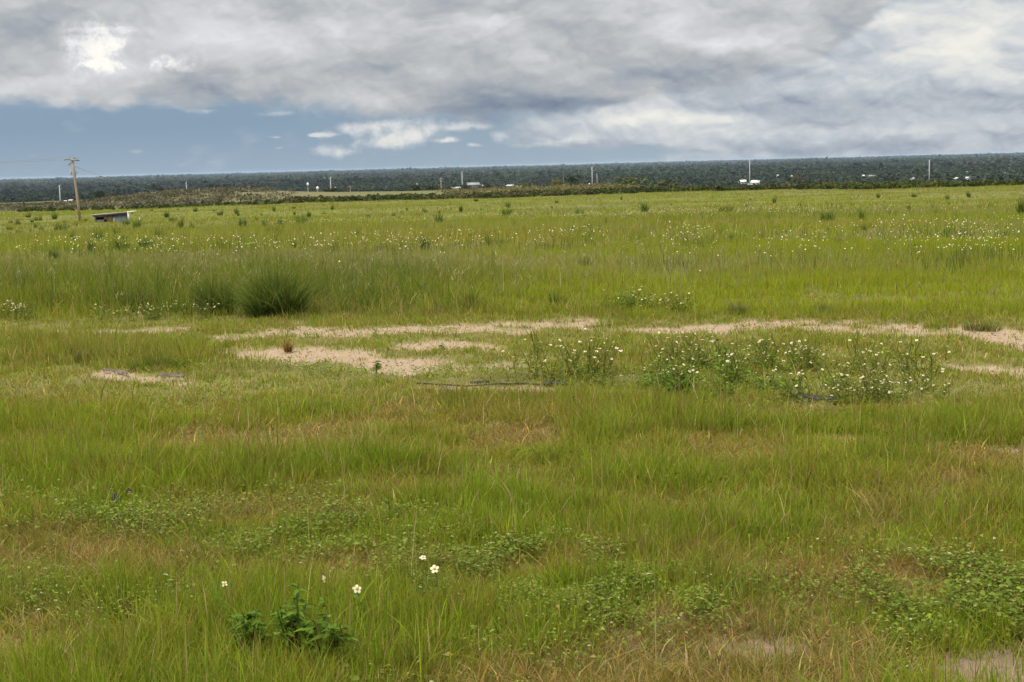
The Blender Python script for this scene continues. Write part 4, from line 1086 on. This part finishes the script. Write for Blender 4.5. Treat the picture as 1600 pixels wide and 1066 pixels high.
def build_wildflowers():
    s = Soup()
    n = 160000
    x, y = scatter(n, 17.0, 120.0, 23.0, 1.0)
    z = ground_z(x, y); px, py = project(np.stack([x, y, z], -1))
    d = (0.55 * gz(px, py, 120, 400, 160, 10) + 0.55 * gz(px, py, 400, 402, 220, 7) + 0.85 * gz(px, py, 690, 401, 240, 6) + 0.9 * gz(px, py, 960, 392, 220, 6) + 1.0 * gz(px, py, 1060, 384, 90, 9) + 0.9 * gz(px, py, 1250, 383, 220, 6)
         + 0.7 * gz(px, py, 1500, 374, 160, 6) + 1.4 * gz(px, py, 1410, 398, 40, 8) + 1.5 * gz(px, py, 1540, 412, 80, 11) + 1.2 * gz(px, py, 1455, 420, 90, 9) + 0.8 * gz(px, py, 1260, 422, 70, 12) + 0.7 * gz(px, py, 1050, 424, 60, 10)
         + 0.4 * gz(px, py, 640, 442, 120, 8) + 0.25 * gz(px, py, 700, 420, 700, 12) + 0.35 * gz(px, py, 300, 415, 300, 10) + 0.3 * gz(px, py, 60, 440, 90, 12) + 0.3 * gz(px, py, 1000, 345, 300, 12) + 0.25 * gz(px, py, 1350, 340, 300, 14)
         + .25 * gz(px, py, 60, 365, 80, 12) + .3 * gz(px, py, 500, 360, 200, 8) + 0.5 * gz(px, py, 530, 470, 25, 5) + 0.5 * gz(px, py, 1120, 462, 40, 6))
    D = np.hypot(x, y)
    cl = 0.55 * fbm(x * 0.9, y * 0.5, 23, 3) + 0.45 * fbm(x * 0.22, y * 0.10, 27, 2)
    k = rng.random(n) < np.clip(d - 0.12, 0, 3) * 0.34 * sstep(cl, 0.44, 0.66) * 1.25 * np.clip(D / 40, 0.5, 1.4)
    x, y, z, D, py = x[k], y[k], z[k], D[k], py[k]; m_ = len(x)
    hh = 0.30 + 0.32 * rng.random(m_)
    c = np.stack([x, y, z + hh], -1)
    t = rng.random((m_, 1))
    col = np.where(t < 0.6, np.array([0.72, 0.70, 0.52]), np.array([0.58, 0.52, 0.20])) * np.exp(rng.normal(0, 0.12, (m_, 1)))
    flower_discs(s, c, (0.008 + 0.007 * rng.random(m_)) * np.clip(D / 30, 0.9, 1.5), np.clip(col, 0, 0.85))
    tag(s.obj('wildflowers', M_PETAL), 'white and yellow daisies speckling the field in bands', 'flowers', kind='stuff')
    s = Soup()                                                # their stems and leaves
    r_ = np.repeat(np.arange(m_), 2); N = len(r_)
    p = np.stack([x[r_] + rng.normal(0, .05, N), y[r_] + rng.normal(0, .05, N), z[r_]], -1)
    g_ = np.array([0.085, 0.125, 0.028]) * np.exp(rng.normal(0, 0.25, (N, 1)))
    add_blades(s, p, hh[r_] * (0.6 + 0.4 * rng.random(N)), np.full(N, 0.010) * np.clip(D[r_] / 26, 0.9, 2), rng.random(N) * 6.28, np.abs(rng.normal(0.2, 0.2, N)), rng.random(N) * 3.14, g_, g_, 1)
    tag(s.obj('wildflower_stems', M_GRASS), 'thin green stems under the daisies of the field', 'stems', kind='stuff')
build_wildflowers()

# ------------------------------------------------------------------ daisy plants that can be told apart
def petal_flower(s_pet, s_cen, c, nrm, r, npet):
    nrm = np.asarray(nrm, float); nrm /= np.linalg.norm(nrm)
    u = np.cross(nrm, [0.31, 0.9, 0.2]); u /= np.linalg.norm(u); v = np.cross(nrm, u)
    a0 = rng.random() * 6.28
    for k in range(npet):
        a = a0 + k * 2 * math.pi / npet + rng.normal(0, 0.1); L = r * (0.85 + 0.25 * rng.random()); drop = rng.normal(-0.12, 0.12) * L
        d = np.cos(a) * u + np.sin(a) * v; e = -np.sin(a) * u + np.cos(a) * v
        w = r * 0.36
        q = [c + d * r * 0.16 - e * w * 0.35, c + d * r * 0.16 + e * w * 0.35, c + d * L * 0.65 + e * w + nrm * drop * 0.4, c + d * L + e * w * 0.45 + nrm * drop, c + d * L * 0.94 + nrm * drop, c + d * L - e * w * 0.45 + nrm * drop, c + d * L * 0.65 - e * w + nrm * drop * 0.4]
        s_pet.add(q, np.array([0.78, 0.72, 0.52]), f4=[(0, 1, 2, 6)], f3=[(6, 2, 4), (2, 3, 4), (4, 5, 6)])
    rc = r * 0.33; n = 8; a = np.linspace(0, 6.283, n, endpoint=False)
    ring = c + rc * (np.cos(a)[:, None] * u + np.sin(a)[:, None] * v) + nrm * r * 0.03
    ring2 = c + rc * 0.6 * (np.cos(a)[:, None] * u + np.sin(a)[:, None] * v) + nrm * r * 0.24
    i = np.arange(n)
    s_cen.add(np.concatenate([ring, ring2, [c + nrm * r * 0.28]]), np.array([0.62, 0.36, 0.03]), f4=np.stack([i, (i + 1) % n, n + (i + 1) % n, n + i], -1), f3=np.stack([n + i, n + (i + 1) % n, np.full(n, 2 * n)], -1))

def make_daisy(name, h, nstem, nfl, nleaf, spread, leafsize, near=False, colour=(0.062, 0.125, 0.020), fr=0.0125):
    r = empty(name, (0, 0, 0))
    stem = Soup(); leaf = Soup(); tips = []
    sc = np.array([0.100, 0.115, 0.020])
    for i in range(nstem):
        a = rng.random() * 6.28; L = h * (0.6 + 0.45 * rng.random()); ln = spread * (0.4 + 0.8 * rng.random())
        p0 = np.array([rng.normal(0, 0.03), rng.normal(0, 0.03), -0.01])
        q = np.linspace(0, 1, 6)
        pts = p0 + np.stack([np.cos(a) * ln * q ** 1.4, np.sin(a) * ln * q ** 1.4, L * q], -1) + rng.normal(0, 0.006, (6, 3))
        tube(stem, pts, np.linspace(0.0032, 0.0016, 6), sc * (0.8 + 0.5 * rng.random()), 4, False)
        tips.append(pts[-1])
        for b in range(2 + int(rng.random() * 3)):
            t = 0.35 + 0.5 * rng.random(); k = int(t * 5); b0 = pts[k]
            a2 = rng.random() * 6.28; L2 = (0.10 + 0.16 * rng.random()) * h / 0.5
            bp = b0 + np.stack([np.cos(a2) * L2 * 0.55 * q ** 1.2, np.sin(a2) * L2 * 0.55 * q ** 1.2, L2 * q], -1)
            tube(stem, bp, np.linspace(0.002, 0.0012, 6), sc, 4, False); tips.append(bp[-1])
        m_ = max(3, nleaf // nstem); tt = np.clip(0.05 + 0.75 * rng.random(m_) ** 1.5, 0, 1)
        cp = np.stack([np.interp(tt, q, pts[:, j]) for j in range(3)], -1) + rng.normal(0, 0.032, (m_, 3)) * [1.4, 1.4, 0.8]
        cp[:, 2] = np.maximum(cp[:, 2], 0.015)
        leaf_shapes(leaf, cp, 0.9 * leafsize * np.exp(rng.normal(0, 0.3, m_)), np.asarray(colour) * np.exp(rng.normal(0, 0.28, (m_, 1))), 0.6, 0.42)
    stem.obj('stem', M_STEM, r); leaf.obj('foliage', M_LEAF, r)
    rng.shuffle(tips)
    for c in tips[:nfl]:
        p_, d_ = Soup(), Soup()
        petal_flower(p_, d_, np.array(c), (rng.normal(0, 0.45), rng.normal(-0.25, 0.45), 1.0), fr * (0.85 + 0.35 * rng.random()), 5 + int(rng.random() * 2))
        f = p_.obj('flower', M_PETAL, r); d_.obj('flower_centre', M_LEAF, f)
    return r

def copy_tree(o, parent=None):
    c = o.copy(); COL.objects.link(c)
    if parent: c.parent = parent
    for ch in list(o.children): copy_tree(ch, c)
    return c

def build_daisies():
    protos = [make_daisy('daisy_plant', 0.31, 6, 7, 120, 0.24, 0.042, colour=(0.115, 0.165, 0.015)), make_daisy('daisy_plant', 0.38, 4, 4, 56, 0.22, 0.036, colour=(0.140, 0.165, 0.020)), make_daisy('daisy_plant', 0.24, 6, 7, 90, 0.26, 0.038, colour=(0.125, 0.175, 0.016)),
              make_daisy('daisy_plant', 0.25, 7, 4, 150, 0.24, 0.050, colour=(0.090, 0.170, 0.014)), make_daisy('daisy_plant', 0.26, 5, 5, 44, 0.26, 0.034, colour=(0.150, 0.175, 0.022))]
    used = set()
    def place(k, px, py, sc, label, group):
        o = protos[k] if k not in used else copy_tree(protos[k])
        used.add(k)
        p = at(px, py); o.location = p; o.rotation_euler = (0, 0, rng.random() * 6.28); o.scale = (sc,) * 3
        tag(o, label, 'daisy plant', group)
    def patch(n, box_, label, group, ks, s0=0.8, s1=1.15):
        for i in range(n):
            px = box_[0] + (box_[1] - box_[0]) * rng.random(); py = box_[2] + (box_[3] - box_[2]) * rng.random()
            place(ks[i % len(ks)], px, py, s0 + (s1 - s0) * rng.random(), label, group)
    patch(10, (800, 960, 585, 603), 'sparse yellowish white daisy plant right of the dark hose', 'sparse daisy plants right of the hose', [1, 4])
    patch(14, (950, 1190, 568, 608), 'white daisy plant in the middle of the long flowering strip', 'daisy plants in the middle of the flowering strip', [0, 1, 3, 4], 0.5, 1.15)
    patch(10, (1010, 1255, 600, 634), 'lush dark green daisy plant in front of the flowering strip', 'lush dark daisy plants at the front of the strip', [3, 0, 3], 0.7, 1.1)
    patch(10, (1040, 1270, 556, 586), 'white daisy plant at the back of the flowering strip', 'daisy plants at the back of the flowering strip', [0, 2, 4], 0.55, 1.05)
    patch(24, (1265, 1490, 580, 636), 'white flowered daisy plant right of the black plastic strip', 'daisy plants right of the black plastic strip', [2, 4, 1, 0], 0.5, 1.05)
    patch(8, (1300, 1410, 628, 640), 'low white daisy plant at the right front of the strip', 'low daisy plants at the right front of the strip', [2, 4], 0.55, 0.75)
    patch(9, (955, 1075, 482, 494), 'white daisy plant behind the sand track beyond the strip', 'daisy plants behind the sand track', [0, 2, 3], 0.8, 1.1)
    patch(10, (-10, 60, 495, 512), 'white daisy plant by the left end of the sand track', 'daisy plants at the left end of the track', [4], 0.7, 0.9)
    patch(10, (140, 250, 494, 506), 'white daisy plant left of the dark grass clumps', 'daisy plants left of the dark grass clumps', [4, 2, 4], 0.65, 0.85)
    patch(5, (270, 345, 494, 502), 'white daisy plant in front of the smaller dark clump', 'daisy plants before the smaller dark clump', [4], 0.7, 0.9)
    for o in protos: 
        assert o.location.length > 1
    # single foreground flowers
    def single(px, py, base_py, h, nfl, label, tilt, fr=0.0165):
        r = empty('daisy_plant', (0, 0, 0)); b = at(px, base_py); D = math.hypot(b[0], b[1])
        t = at_depth(px, py, D)
        r.location = b; d = t - b
        st, lf = Soup(), Soup()
        q = np.linspace(0, 1, 7)[:, None]
        pts = d * q + np.array([0.012, 0.0, 0]) * np.sin(q * 3.14)
        tube(st, pts, np.linspace(0.0022, 0.0013, 7), np.array([0.11, 0.13, 0.035]), 5, False)
        m_ = 10; tt = 0.1 + 0.6 * rng.random(m_)
        leaf_shapes(lf, d * tt[:, None] + rng.normal(0, 0.012, (m_, 3)), 0.04, np.array([0.075, 0.14, 0.022]) * np.exp(rng.normal(0, 0.25, (m_, 1))), 0.6, 0.4)
        st.obj('stem', M_STEM, r); lf.obj('foliage', M_LEAF, r)
        p_, d_ = Soup(), Soup(); petal_flower(p_, d_, d, tilt, fr, nfl)
        f = p_.obj('flower', M_PETAL, r); d_.obj('flower_centre', M_LEAF, f)
        tag(r, label, 'daisy plant', 'single daisies in the foreground grass')
    single(351, 912, 985, 0.2, 4, 'single small daisy low in the grass, leftmost of the foreground', (0.2, -0.9, 0.6), 0.0115)
    single(507, 905, 990, 0.2, 5, 'daisy turned sideways with petals hanging above the leafy plant', (0.9, -0.3, 0.3), 0.0150)
    single(558, 920, 1000, 0.2, 5, 'open white daisy right of the sideways one', (0.1, -0.85, 0.55), 0.0175)
    single(661, 871, 950, 0.2, 5, 'white daisy with drooping petals, highest of the foreground', (0.05, -0.5, 1.0), 0.0135)
    single(679, 889, 960, 0.2, 5, 'white daisy leaning on a straw, just below the highest one', (0.0, -0.75, 0.7), 0.0185)
build_daisies()

# ------------------------------------------------------------------ leafy plants of the foreground
def build_leafy():
    def leafy(px, py, hpx, nst, label, spreadpx, ls=0.062):
        b = at(px, py); D = math.hypot(b[0], b[1]); k = D / FPX
        r = empty('leafy_plant', b); tag(r, label, 'leafy plant')
        st, lf = Soup(), Soup()
        for i in range(nst):
            a = rng.random() * 6.28; L = hpx * k * (0.55 + 0.5 * rng.random()); ln = spreadpx * k * (0.2 + 0.8 * rng.random())
            q = np.linspace(0, 1, 7)
            p0 = np.array([np.cos(a) * ln * 0.4, np.sin(a) * ln * 0.4, -0.01])
            pts = p0 + np.stack([np.cos(a) * ln * 0.6 * q ** 1.5, np.sin(a) * ln * 0.6 * q ** 1.5, L * q], -1) + rng.normal(0, 0.004, (7, 3))
            tube(st, pts, np.linspace(0.0045, 0.002, 7), np.array([0.07, 0.105, 0.025]), 5, False)
            m_ = 26; tt = np.clip(0.2 + 0.8 * rng.random(m_) ** 0.8, 0, 1)
            cp = np.stack([np.interp(tt, q, pts[:, j]) for j in range(3)], -1)
            leaf_shapes(lf, cp, ls * (1.15 - 0.5 * tt) * np.exp(rng.normal(0, 0.22, m_)), np.array([0.088, 0.158, 0.015]) * np.exp(rng.normal(0, 0.26, (m_, 1))), 0.35, 0.36)
        st.obj('stem', M_STEM, r); lf.obj('foliage', M_LEAF, r)
    leafy(393, 1036, 108, 5, 'dark green leafy plant in grass, the one further left', 26)
    leafy(470, 1046, 150, 6, 'tall dark green leafy plant below the sideways daisy', 34)
    leafy(525, 1050, 104, 7, 'spreading dark green leafy plant, rightmost of its trio', 50)
    leafy(588, 582, 26, 3, 'dark upright weed against the widest sand patch', 5, 0.05)
    leafy(692, 548, 14, 2, 'small dark weed standing on the sand', 5, 0.04)
build_leafy()

# ------------------------------------------------------------------ grass clumps that stand out
def clump_mesh(name, n, rad, h, w, cols, nseg=3):
    s = Soup()
    nh = 5 if n > 500 else 2
    hx, hy = rng.normal(0, rad * 0.30, nh), rng.normal(0, rad * 0.25, nh); hs = 0.6 + 0.5 * rng.random(nh); ki = rng.integers(0, nh, n)
    a = rng.random(n) * 6.28; rr = rad * 0.34 * np.sqrt(rng.random(n))
    root = np.stack([hx[ki] + np.cos(a) * rr, hy[ki] + np.sin(a) * rr, np.full(n, -0.02)], -1)
    c = np.asarray(cols)[rng.integers(0, len(cols), n)] * np.exp(rng.normal(0, 0.28, (n, 1)))
    lean = np.abs(rng.normal(0.4, 0.42, n)) * (0.5 + rr / rad * 2.0)
    add_blades(s, root, h * hs[ki] * (0.45 + 0.7 * rng.random(n) ** 1.3), w * np.exp(rng.normal(0, 0.25, n)), a + rng.normal(0, 0.6, n), lean, rng.random(n) * 3.14, c, c * 0.7 + 0.3 * OLIVE, nseg)
    return s.mesh(name, M_GRASS)

def build_clumps():
    dk = [(0.050, 0.105, 0.018), (0.065, 0.125, 0.022), (0.090, 0.140, 0.026)]
    mid = [(0.075, 0.125, 0.022), (0.105, 0.150, 0.026), (0.16, 0.15, 0.04)]
    def clump(px, py, hpx, wpx, n, cols, label, w=0.009):
        p = at(px, py); k = math.hypot(p[0], p[1]) / FPX
        me = clump_mesh('grass_clump', n, wpx * k * 0.5, hpx * k, w, cols)
        o = bpy.data.objects.new('grass_clump', me); COL.objects.link(o); o.location = p
        tag(o, label, 'grass clump')
    clump(428, 498, 84, 98, 2500, dk + dk + mid, 'largest dark green grass clump, at the edge of the track', 0.013)
    clump(396, 495, 66, 44, 620, dk, 'dark grass clump joined to the left side of the largest one')
    clump(342, 492, 70, 76, 1200, dk + mid, 'dark grass clump with brown base left of the largest one')
    clump(498, 480, 54, 50, 560, dk + mid, 'medium dark grass clump right of the largest one')
    clump(560, 484, 40, 60, 560, dk + mid, 'low wide grass clump right of the medium one')
    clump(738, 484, 42, 38, 480, dk + mid, 'small dark grass clump alone in front of the middle field')
    clump(868, 480, 32, 40, 300, mid, 'little brownish grass clump right of the lone one')
    clump(828, 475, 22, 22, 200, mid, 'tiny grass clump just left of the brownish one')
    clump(225, 486, 54, 96, 600, dk + mid, 'broad green grass clump left of the brown based clump')
    clump(130, 482, 40, 90, 440, mid, 'loose green grass clump towards the left edge')
    clump(60, 476, 36, 70, 380, mid, 'loose green grass clump nearest the left edge')
    clump(250, 577, 36, 120, 700, [(0.12, 0.19, 0.018), (0.10, 0.165, 0.02), (0.17, 0.17, 0.04)], 'bright green grass mound behind the bare strip with dark plastic', 0.006)
    clump(130, 567, 26, 60, 360, [(0.105, 0.12, 0.05), (0.13, 0.13, 0.06)], 'greyish grass tuft left of the bright green mound', 0.006)
    clump(452, 547, 22, 20, 260, [(0.30, 0.17, 0.05), (0.26, 0.19, 0.07)], 'rusty brown dry tuft standing on the sand', 0.006)
    clump(1520, 516, 16, 110, 240, [(0.12, 0.16, 0.035), (0.17, 0.14, 0.05)], 'grey green tuft behind the right end of the sand track', 0.008)
    clump(1160, 492, 34, 60, 300, [(0.15, 0.15, 0.07), (0.11, 0.14, 0.04)], 'pale wispy grass tuft right of the back daisies', 0.006)
    clump(1290, 492, 34, 60, 300, [(0.15, 0.15, 0.07), (0.11, 0.14, 0.04)], 'pale wispy grass tuft behind the track, right of another', 0.006)
    # small dark tufts dotted over the field: shared meshes
    pr = [clump_mesh('field_tuft', n_, r_, h_, 0.035, c_, 2) for n_, r_, h_, c_ in ((150, .5, .72, dk + mid), (130, .6, .62, dk + mid), (140, .42, .8, dk), (110, .7, .6, dk + mid), (120, .5, .7, dk), (170, .6, .74, dk), (90, .8, .58, dk + mid))]
    L = [(34, 424, 20, 20), (155, 380, 14, 16), (113, 377, 14, 20), (217, 358, 10, 14), (250, 374, 14, 22), (380, 357, 16, 16), (285, 359, 12, 14), (302, 359, 10, 14), (142, 397, 16, 18), (185, 393, 12, 26), (82, 409, 22, 20), (230, 388, 12, 24), (97, 361, 12, 20),
         (413, 356, 9, 14), (439, 355, 11, 10), (470, 354, 13, 17), (482, 340, 8, 12), (460, 336, 6, 9), (686, 353, 15, 22), (765, 388, 18, 26), (665, 396, 20, 24), (525, 399, 20, 18), (622, 434, 17, 18), (720, 332, 9, 12), (795, 325, 10, 10), (790, 338, 9, 18), (665, 333, 7, 16),
         (917, 422, 14, 20), (971, 313, 5, 5), (1007, 331, 10, 20), (910, 334, 9, 14), (1168, 354, 9, 20), (1135, 333, 12, 22), (1197, 346, 9, 12), (1210, 318, 10, 11), (1372, 310, 8, 10), (1290, 348, 14, 30), (1595, 338, 22, 18), (1512, 309, 7, 9), (1430, 308, 6, 10), (1345, 345, 11, 18),
         (60, 345, 8, 14), (45, 340, 7, 10), (85, 343, 7, 12), (30, 352, 9, 14), (262, 340, 8, 10), (306, 331, 7, 9), (345, 337, 8, 12), (368, 334, 8, 12), (400, 346, 7, 10), (428, 331, 6, 8), (575, 341, 7, 12), (560, 372, 9, 16), (600, 395, 12, 16), (350, 390, 12, 14), (472, 385, 10, 16), (1060, 350, 6, 14), (1100, 340, 6, 12),
         (1420, 330, 8, 14), (1460, 336, 9, 16), (1250, 325, 6, 10), (870, 318, 5, 9), (745, 315, 5, 9), (520, 328, 6, 8), (1550, 325, 7, 12), (1480, 312, 5, 10), (700, 428, 12, 18)]
    nex = len(L)
    for i in range(165):
        px = 1600 * rng.random() ** 1.25; v = rng.random(); hp = (2.6 + 7.5 * v) * (0.55 + 0.75 * rng.random()); L.append((px, 322 + 72 * v - 0.012 * px, hp, hp * (1.1 + 0.9 * rng.random())))
    for i, (px, py, hp, wp) in enumerate(L):
        p = at(px, py); k = math.hypot(p[0], p[1]) / FPX
        o = bpy.data.objects.new('field_tuft', pr[(i * 3 + int(px)) % 7]); COL.objects.link(o); o.location = p
        sx = wp * k / 0.85 * (0.6 + 0.6 * rng.random()); o.scale = (sx, sx * (0.7 + 0.6 * rng.random()), hp * (1.6 if i < nex else 1.2) * k / 0.62); o.rotation_euler = (0, 0, rng.random() * 6.28)
        big = hp >= 16
        tag(o, 'larger dark green grass tuft dotted in the field beyond the flowers' if big else 'small dark green grass tuft dotted over the far field', 'grass tuft',
            'larger dark tufts in the field' if big else 'small dark tufts dotted over the far field')
build_clumps()

# ------------------------------------------------------------------ scraps of black plastic and the old hose
M_PLASTIC = solid('black_plastic', (0.030, 0.028, 0.027), 0.6, 30.0, 0.4, bump=0.3, spec=0.18)
M_PLASTIC2 = solid('dusty_plastic', (0.115, 0.092, 0.075), 0.7, 20.0, 0.4, bump=0.3, spec=0.12)
def build_scraps():
    def sheet(px0, py0, px1, py1, wid, label, mat, lift=0.02, curl=0.5):
        a, b = at(px0, py0), at(px1, py1)
        n, m_ = 22, 7
        t = np.linspace(0, 1, n); c = a[None] * (1 - t[:, None]) + b[None] * t[:, None]
        d = (b - a)[:2]; d /= np.linalg.norm(d); nrm = np.array([-d[1], d[0]])
        u = np.linspace(-0.5, 0.5, m_)
        W_ = wid * (0.55 + 0.45 * np.sin(t * 3.0 + 0.1) + 0.12 * rng.normal(0, 1, n))
        P = np.zeros((n, m_, 3))
        P[:, :, 0] = c[:, 0, None] + nrm[0] * u[None] * W_[:, None]; P[:, :, 1] = c[:, 1, None] + nrm[1] * u[None] * W_[:, None]
        g_ = ground_z(P[..., 0], P[..., 1])
        P[:, :, 2] = g_ + lift + wid * curl * (u[None] + 0.5) ** 2 * (0.6 + 0.6 * fbm(t * 5, t * 0, 3)[:, None]) + 0.003 * rng.normal(0, 1, (n, m_))
        o_ = c[n // 2].copy(); o_[2] = float(ground_z(o_[0], o_[1]))
        P = P - o_
        Q = P - np.array([0, 0, 0.004])
        v = np.concatenate([P.reshape(-1, 3), Q.reshape(-1, 3)]); K = n * m_
        i, j = np.meshgrid(np.arange(n - 1), np.arange(m_ - 1), indexing='ij'); i = i.ravel(); j = j.ravel()
        top = np.stack([i * m_ + j, (i + 1) * m_ + j, (i + 1) * m_ + j + 1, i * m_ + j + 1], -1)
        ring = [k for k in range(m_)] + [k * m_ + m_ - 1 for k in range(1, n)] + [(n - 1) * m_ + k for k in range(m_ - 2, -1, -1)] + [k * m_ for k in range(n - 2, 0, -1)]
        side = np.array([(ring[k], ring[(k + 1) % len(ring)], ring[(k + 1) % len(ring)] + K, ring[k] + K) for k in range(len(ring))])
        s = Soup(); s.add(v, (.03, .03, .03), f4=np.concatenate([top, top[:, ::-1] + K, side]))
        o = s.obj('plastic_scrap', mat, None, True); o.location = o_
        tag(o, label, 'plastic scrap', 'scraps of black plastic in the grass')
    sheet(1236, 624, 1308, 630, 0.035, 'long strip of black plastic curled over bare sand among daisies', M_PLASTIC)
    sheet(848, 603, 884, 604, 0.035, 'short piece of black plastic under the sparse daisies', M_PLASTIC)
    sheet(735, 603, 765, 601, 0.022, 'narrow black plastic scrap by the dark hose', M_PLASTIC)
    sheet(160, 580, 200, 586, 0.028, 'folded grey plastic flap at the left end of the bare strip', M_PLASTIC2, 0.01, 0.5)
    sheet(246, 590, 288, 592.5, 0.028, 'flat dusty plastic strip on bare sand below the bright mound', M_PLASTIC2)
    sheet(179, 798, 187, 788, 0.036, 'shiny black plastic shred standing in foreground weeds', M_PLASTIC, 0.04, 0.6)
    sheet(199, 787, 206, 784, 0.03, 'small black plastic shred right of the shiny one', M_PLASTIC, 0.05, 0.6)
    sheet(177, 820, 189, 817, 0.03, 'black plastic shred half hidden below the shiny one', M_PLASTIC, 0.03, 0.4)
    pts = []
    for px, py in ((652, 601), (690, 603), (730, 604), (775, 603), (820, 601), (870, 603), (900, 602)):
        p = at(px, py); p[2] += 0.006 + 0.006 * math.sin(px * 0.05); pts.append(p)
    pts = np.array(pts); q = np.linspace(0, len(pts) - 1, 40)
    pts = np.stack([np.interp(q, np.arange(len(pts)), pts[:, j]) for j in range(3)], -1)
    s = Soup(); tube(s, pts, 0.0065, seg=8)
    tag(s.obj('hose', M_PLASTIC, None, True), 'thin dark hose lying along the front of the sand', 'hose')
build_scraps()

# crumbs of earth and bits of dry litter on the sand
def build_litter():
    s = Soup(); n = 90000
    x, y = scatter(n, 4.0, 17.0); z = ground_z(x, y); px, py = project(np.stack([x, y, z], -1))
    k = rng.random(n) < sand_mask(px, py, x, y) * 0.22
    x, y, z = x[k], y[k], z[k]; m_ = len(x)
    c = np.array([0.27, 0.20, 0.125]) * np.exp(rng.normal(-0.1, 0.35, (m_, 1)))
    r = 0.004 + 0.010 * rng.random(m_) ** 3
    P = np.stack([x, y, z - 0.022], -1)
    o6 = np.array([(1, 0, 0), (-1, 0, 0), (0, 1, 0), (0, -1, 0), (0, 0, .8), (0, 0, -.6)])
    v = P[:, None] + o6[None] * r[:, None, None] * (0.6 + 0.8 * rng.random((m_, 6, 1)))
    b = (np.arange(m_) * 6)[:, None]
    s.add(v.reshape(-1, 3), np.repeat(c, 6, 0), f3=np.concatenate([b + np.array(f) for f in ((0, 2, 4), (2, 1, 4), (1, 3, 4), (3, 0, 4), (2, 0, 5), (1, 2, 5), (3, 1, 5), (0, 3, 5))]))
    m2 = m_ // 6
    i = rng.integers(0, m_, m2)
    add_blades(s, P[i] + np.array([0, 0, 0.004]), np.full(m2, 0.03), np.full(m2, 0.005), rng.random(m2) * 6.28, 1.2 + rng.random(m2), rng.random(m2) * 3.14, np.repeat([[0.24, 0.18, 0.09]], m2, 0), np.repeat([[0.2, 0.15, 0.08]], m2, 0), 2)
    tag(s.obj('sand_litter', M_STEM), 'crumbs of earth and dry litter lying on the bare sand', 'litter', kind='stuff')
build_litter()

def build_haze():
    s = Soup(); box(s, (-27500, -27500, -35.2), (27500, 27500, 9.0))
    m = bpy.data.materials.new('air'); m.use_nodes = True
    nt = m.node_tree; nt.nodes.clear()
    v = nt.nodes.new('ShaderNodeVolumePrincipled'); v.inputs['Color'].default_value = (0.62, 0.80, 1.0, 1); v.inputs['Density'].default_value = 3.0e-5
    v.inputs['Anisotropy'].default_value = 0.2
    out = nt.nodes.new('ShaderNodeOutputMaterial'); nt.links.new(v.outputs[0], out.inputs['Volume'])
    o = s.obj('haze', m); tag(o, 'thin blue haze lying over the plain', 'haze', kind='stuff')
build_haze()
